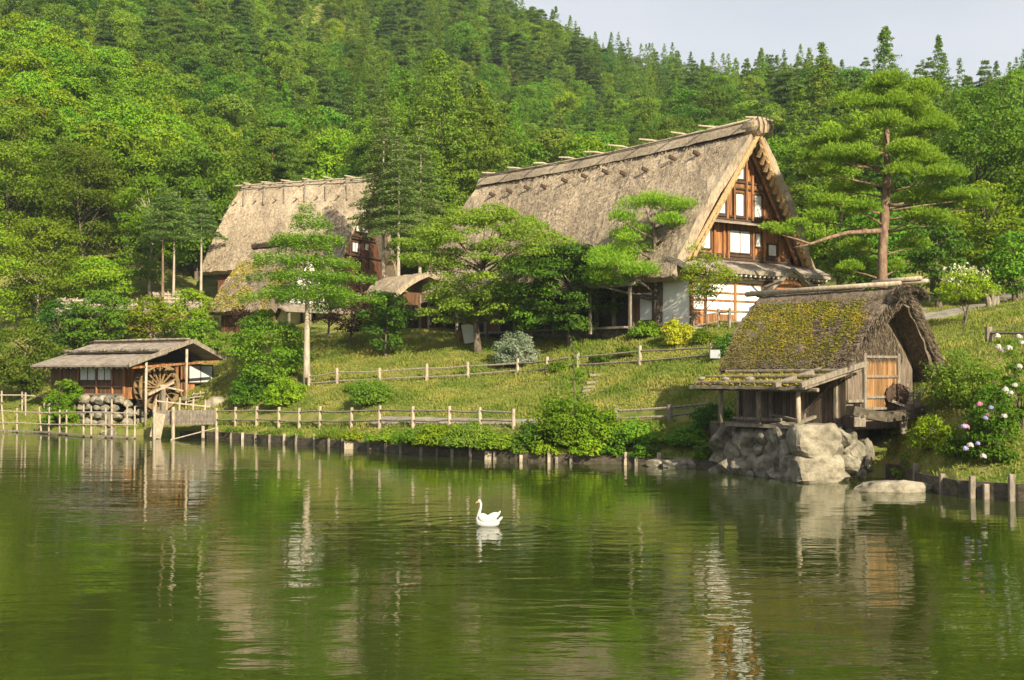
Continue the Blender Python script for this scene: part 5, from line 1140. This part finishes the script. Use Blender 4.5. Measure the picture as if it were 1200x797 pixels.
for px, Y, w_, top, lm_, lb in ((1092, 52, 26, 484, 'bright', 'leafy mound on the right bank below the olive bush'), (1126, 49.6, 26, 502, 'mid', 'leafy mound on the right bank left of the flowers'), (1168, 50.5, 30, 432, 'mid', 'dark leafy shrub above the pink flower heads')): bush('bank_shrub', lb, px, Y, w_, top, LM[lm_], .14, 420, spiky=.2)
o, cs, rs_, p = bush('hydrangea_bush', 'hydrangea bush with lilac and pink flower heads on the right bank', 1158, 48.6, 34, 452, LM['mid'], .15, 420)
def flower_head(P, r_, m, parent, n=150):
    d = rdirs(n, rng); d[:, 2] = np.abs(d[:, 2])*1.2-.3; leaves('flower_head', np.array(P)+d*(r_*rng.uniform(.6, 1.15, n))[:, None], unit(d+rdirs(n, rng)*.3), .075, m, parent, rng, .9)
for px, py, c_ in ((1148,474,'petal_pink'),(1164,478,'petal_lilac'),(1161,488,'petal_pink'),(1154,490,'petal_lilac'),(1176,488,'petal_white'),(1130,500,'petal_lilac'),(1135,501,'petal_pink'),(1137,522,'petal_white'),(1147,520,'petal_lilac'),(1132,526,'petal_lilac'),(1152,535,'petal_white'),(1178,457,'petal_white'),(1186,461,'petal_white')):
    a = at(px, py, 47.6); flower_head(Vector(a)-p+Vector((0, rng.uniform(-.1,.3), 0)), rng.uniform(.08,.12), LM[c_], o)
o, cs, rs_, p = bush('hydrangea_bush', 'white-flowered hydrangea bush cut by the right edge of the photo', 1196, 51.0, 28, 388, LM['mid'], .15, 420)
for px, py in ((1177,411),(1182,408),(1171,407),(1193,395),(1197,402),(1178,461),(1184,463),(1192,452),(1168,394),(1196,430)):
    a = at(px, py, 50.0); flower_head(Vector(a)-p+Vector((0, rng.uniform(-.1,.3), 0)), rng.uniform(.09,.13), LM['petal_white'], o)
t_, h, p = tree('flowering_tree', 'small multi-stemmed tree with creamy white blossom beside the path', 'tree', 1130, 76, 316)
cs, rs_ = broad_geo(h, PXM(41, p.y), rng, base=.32, nc=55, flat=.5, peak=.5, crs=(.18,.3)); P, Nn = clump_leaves(cs, rs_, 300, .17, rng, .5); leaves('crown', P, Nn, .17, LM['bright'], t_, rng)
for k_ in range(4): trunk_mesh(h*.75, .07, cs, rng, top=.55, bend=.10, nlimb=6, m=M['bark'], parent=t_, name='stem')
tops = cs[cs[:, 2] > h*.62]; P = np.concatenate([c+rdirs(13, rng)*np.array([.28,.28,.3])+np.array([0, 0, .35]) for c in tops]); leaves('blossom', P, rdirs(len(P), rng), .13, LM['petal_cream'], t_, rng, .9)
# tall slender weed in front of the lawn
t_, h, p = tree('sapling', 'slender upright sapling rising behind the big bank shrub', 'plant', 673, 69, 396)
cs = np.array([(rng.uniform(-.15,.15)*(1.4-t0)*3, rng.uniform(-.3,.3), h*t0) for t0 in np.linspace(.1, 1, 26)]); P, Nn = clump_leaves(cs, np.linspace(.55, .16, 26), 170, .18, rng, .7); leaves('foliage', P, Nn, .18, LM['bright'], t_, rng)
trunk_mesh(h, .05, [], rng, top=.97, bend=.01, parent=t_, name='stem')
for px, bs_, lb in ((420,458,'small tuft of weeds on the lawn left of the middle shrub'), (705,425,'low weeds along the upper fence before the dark veranda'), (735,418,'low leafy patch along the upper fence farther right'), (655,436,'weeds at the foot of the upper fence')):
    bush('lawn_weed', lb, px, 0, 16, bs_-14, LM['mid'], .15, 300, base_y=bs_, cat='plant')

# --- grass: blades over the lawns and banks
n = 190000; rngg = np.random.default_rng(3); px = rngg.uniform(-20, 1260, n); f = rngg.uniform(0, 1, n)**.9
Y0 = np.interp(px, CP, KY[:, 0])+.05; Y1 = np.interp(px, CP, KY[:, 3])+np.where(px > 1000, 26, 4); Y = Y0+(Y1-Y0)*f; x = (px-600)/F*Y
pathY = np.interp(px, CP, KY[:, 1])+1.35; ok = ~((np.abs(Y-pathY) < .8) & (px > 205) & (px < 820)); 
ok &= ~((px > 1000) & (Y > 84) & (Y < 108) & (np.abs(Y-(88+np.clip(px-1110, 0, 200)*.11)) < 2.3))
Mi = np.array(MROOT[ht.name].inverted()); lx = Mi[0, 0]*x+Mi[0, 1]*Y+Mi[0, 3]; ly = Mi[1, 0]*x+Mi[1, 1]*Y+Mi[1, 3]; ok &= ~((lx > -5.6) & (lx < 2) & (ly > .6) & (ly < 8.4))
x = x[ok]; Y = Y[ok]; z = ground_np(x, Y); n = len(x); hh = rngg.uniform(.08, .20, n)*(1+.8*(np.sin(x*.9+np.sin(Y*.7)*2) > .3)); D = unit(rngg.normal(size=(n, 3))*.45+np.array([0, 0, 1.])); P = np.stack([x, Y, z], 1)+D*hh[:, None]*.45
side = unit(np.cross(D, rdirs(n, rngg))); GM = leafmat('grass_blade', (.115,.180,.018), (.29,.275,.06), 0, 0, .3, .35)
quads_mesh('lawn_grass', P, D*hh[:, None]*.5, side*.035, GM)['kind'] = 'stuff'
bpy.data.objects['lawn_grass']['label'] = 'short sunlit grass over the lawn and the banks'

# ------------------------------------------------------------------ wooded hillside
zc = dict()
def proto(fn, name, *a, **k):
    return (name, fn, a, k)
prng = np.random.default_rng(77); PROTO = []
def mkproto(kind, i):
    o = empty({'b': 'broadleaf_tree', 'c': 'cedar_tree', 'l': 'larch_tree', 'p': 'pine_tree'}[kind], (0, 0, 0))
    h, r_ = {'b': (12, 4.6), 'c': (17, 3.4), 'l': (15, 3.3), 'p': (13, 4.0)}[kind]
    if kind == 'b': broadleaf(o, h, r_, prng, LM[['mid', 'bright', 'mid', 'deep', 'olive'][i]], dens=105, ls=.32, base=.10, nc=95, flat=.6, crs=(.15,.30), r0=.22, nlimb=6)
    if kind == 'c': cone(o, h, r_, prng, LM['cedar' if i % 2 else 'mid'], nc=210, dens=90, ls=.36, power=.75, crs=(.13,.24))
    if kind == 'l': larch(o, h, r_, prng, LM['needle_blue'], dens=17, ls=.42, base=.15, wh=22, droop=.15)
    if kind == 'p':
        PL = []
        for _ in range(34):
            t0 = prng.uniform(.35, 1); a = prng.uniform(0, 6.28); q = r_*math.sqrt(max(0, 1.15-t0))*prng.uniform(.2, 1); PL.append(((q*math.cos(a), q*math.sin(a), h*t0), prng.uniform(.8, 1.4), .55))
        pads('crown', PL, 150, .5, .13, LM['needle'], o, prng); trunk_mesh(h, .2, np.array([c[0] for c in PL]), prng, top=.9, nlimb=12, m=M['bark_pine'], parent=o)
    return o
for kind, cnt in (('b', 5), ('c', 3), ('l', 2), ('p', 2)):
    for i in range(cnt): PROTO.append([kind, mkproto(kind, i), False])
def starts(px): return float(np.interp(px, [-60, 60, 170, 250, 300, 420, 460, 600, 640, 900, 960, 1000, 1300], [140, 138, 136, 136, 150, 152, 142, 143, 140, 136, 128, 124, 122]))
spots = []; fr = random.Random(9); Y = 118.0
while Y < 520:
    step = 5.2 if Y < 190 else 6.2+(Y-190)*.006; x = -(660/F)*Y-8
    while x < (690/F)*Y+8:
        xx = x+fr.uniform(-.45, .45)*step; yy = Y+fr.uniform(-.45, .45)*step; px = 600+F*xx/yy; crestY = np.interp(px, CP, KY[:, 7])+8
        if yy > starts(px) and yy < crestY: spots.append((xx, yy))
        x += step
    Y += step*.9
spots.sort(key=lambda s: s[1])
def kind_at(x, y):
    px = 600+F*x/y; v = noise.noise(Vector((x*.022, y*.016, 1.7)))+.25*noise.noise(Vector((x*.09, y*.09, 4)))
    far = max(0, min(1, (y-190)/120))
    pc = .12+.45*far+(.5 if v > .18 else 0)-(.2 if px < 250 and y < 190 else 0)
    u = fr.random()
    if u < pc: return fr.choice(('ccccl' if y > 230 else 'cccll') if v > 0 else 'llccp')
    return 'b'
LBL = {'b': 'leafy green broadleaf tree in the dense wood on the %s', 'c': 'dark pointed cedar in the dense wood on the %s', 'l': 'grey-green larch in the dense wood on the %s', 'p': 'layered pine in the dense wood on the %s'}
def zone(x, y):
    px = 600+F*x/y
    return 'hillside above the watermill' if px < 250 else 'hillside behind the left farmhouse' if px < 460 else 'hillside above the big farmhouse roof' if px < 900 else 'slope behind the tall red-barked pine'
NIND = 285; farp = {i: [] for i in range(len(PROTO))}
byk = {k: [i for i, p in enumerate(PROTO) if p[0] == k] for k in 'bclp'}
def pick(k, x, y):
    px = 600+F*x/y; c = byk[k]
    if k == 'b':
        v = noise.noise(Vector((x*.03, y*.03, 9)))
        if px < 260 and y < 185: return c[1] if fr.random() < .7 else c[0]
        return c[fr.choice([1, 1, 0, 2] if v > .1 else [0, 2, 2, 4] if v > -.15 else [3, 0, 2, 4])]
    return fr.choice(c)
cnt = 0
for (x, y) in spots:
    k = kind_at(x, y); i = pick(k, x, y); z = gz(x, y)-.4; sc = fr.uniform(.78, 1.28)*(1.0 if y < 200 else .95)*(.92 if k in 'c' else 1); rz = fr.uniform(0, 6.28)
    if cnt < NIND:
        src = PROTO[i][1]; first = not PROTO[i][2]
        if first: o = src; PROTO[i][2] = True
        else:
            o = src.copy(); C.objects.link(o)
            for ch in list(src.children):
                c2 = ch.copy(); C.objects.link(c2); c2.parent = o
                for g_ in list(ch.children): c3 = g_.copy(); C.objects.link(c3); c3.parent = c2
        o.location = (x, y, z); o.rotation_euler = (0, 0, rz); o.scale = (sc*fr.uniform(.92,1.1), sc*fr.uniform(.92,1.1), sc); zn = zone(x, y)
        tag(o, LBL[k] % zn, 'tree', {'b': 'broadleaf trees', 'c': 'cedars', 'l': 'larches', 'p': 'pines'}[k]+' on the '+zn); cnt += 1
    else: farp[i].append((x, y, z, sc, rz))
print('spots', len(spots), 'unused protos', [i for i, p in enumerate(PROTO) if not p[2]])
# the rest of the wood: one mass of instanced trees
allp = []; idx = []; scl = []; rot = []
for i, l_ in farp.items():
    for (x, y, z, sc, rz) in l_: allp.append((x, y, z)); idx.append(i); scl.append(sc); rot.append(rz)
me = bpy.data.meshes.new('far_wood'); me.from_pydata(allp, [], []); 
for nm, tp_, dat in (('kindex', 'INT', idx), ('scl', 'FLOAT', scl), ('rot', 'FLOAT', rot)):
    at_ = me.attributes.new(nm, tp_, 'POINT'); at_.data.foreach_set('value', dat)
fw = link('far_wood', me, None); fw['kind'] = 'stuff'; fw['label'] = 'dense far wood covering the upper hillside up to the skyline'
ng = bpy.data.node_groups.new('far_wood', 'GeometryNodeTree'); ng.interface.new_socket('Geometry', in_out='INPUT', socket_type='NodeSocketGeometry'); ng.interface.new_socket('Geometry', in_out='OUTPUT', socket_type='NodeSocketGeometry')
gi = ng.nodes.new('NodeGroupInput'); go = ng.nodes.new('NodeGroupOutput'); jn = ng.nodes.new('GeometryNodeJoinGeometry')
def attr(nm, ty):
    a = ng.nodes.new('GeometryNodeInputNamedAttribute'); a.data_type = ty; a.inputs['Name'].default_value = nm; return a.outputs['Attribute']
ki = attr('kindex', 'INT'); sc_ = attr('scl', 'FLOAT'); ro = attr('rot', 'FLOAT'); cx = ng.nodes.new('ShaderNodeCombineXYZ'); ng.links.new(ro, cx.inputs['Z'])
for i, (k, src, used) in enumerate(PROTO):
    if not farp[i]: continue
    crown = [c for c in src.children if c.name.startswith('crown')][0]
    ob = ng.nodes.new('GeometryNodeObjectInfo'); ob.inputs['Object'].default_value = crown; ob.inputs['As Instance'].default_value = True; ob.transform_space = 'ORIGINAL'
    cp_ = ng.nodes.new('FunctionNodeCompare'); cp_.data_type = 'INT'; cp_.operation = 'EQUAL'; ng.links.new(ki, cp_.inputs[2]); cp_.inputs[3].default_value = i
    ip = ng.nodes.new('GeometryNodeInstanceOnPoints'); ng.links.new(gi.outputs[0], ip.inputs['Points']); ng.links.new(cp_.outputs[0], ip.inputs['Selection']); ng.links.new(ob.outputs['Geometry'], ip.inputs['Instance'])
    ng.links.new(cx.outputs[0], ip.inputs['Rotation']); ng.links.new(sc_, ip.inputs['Scale']); ng.links.new(ip.outputs[0], jn.inputs[0])
ng.links.new(jn.outputs[0], go.inputs[0]); md = fw.modifiers.new('scatter', 'NODES'); md.node_group = ng

# ------------------------------------------------------------------ the air between here and the hill
b = MB(); b.box(-760, 960, -450, 870, -2.3, 236); hz = b.build('haze', None); hm = bpy.data.materials.new('haze'); hm.use_nodes = True; t = hm.node_tree
t.nodes.remove(t.nodes['Principled BSDF']); pv_ = t.nodes.new('ShaderNodeVolumePrincipled'); pv_.inputs['Color'].default_value = (.80, .90, 1.0, 1); pv_.inputs['Density'].default_value = .00013
t.links.new(pv_.outputs[0], t.nodes['Material Output'].inputs['Volume']); hz.data.materials.append(hm); hz['kind'] = 'stuff'; hz['label'] = 'thin summer haze in front of the far wooded hillside'
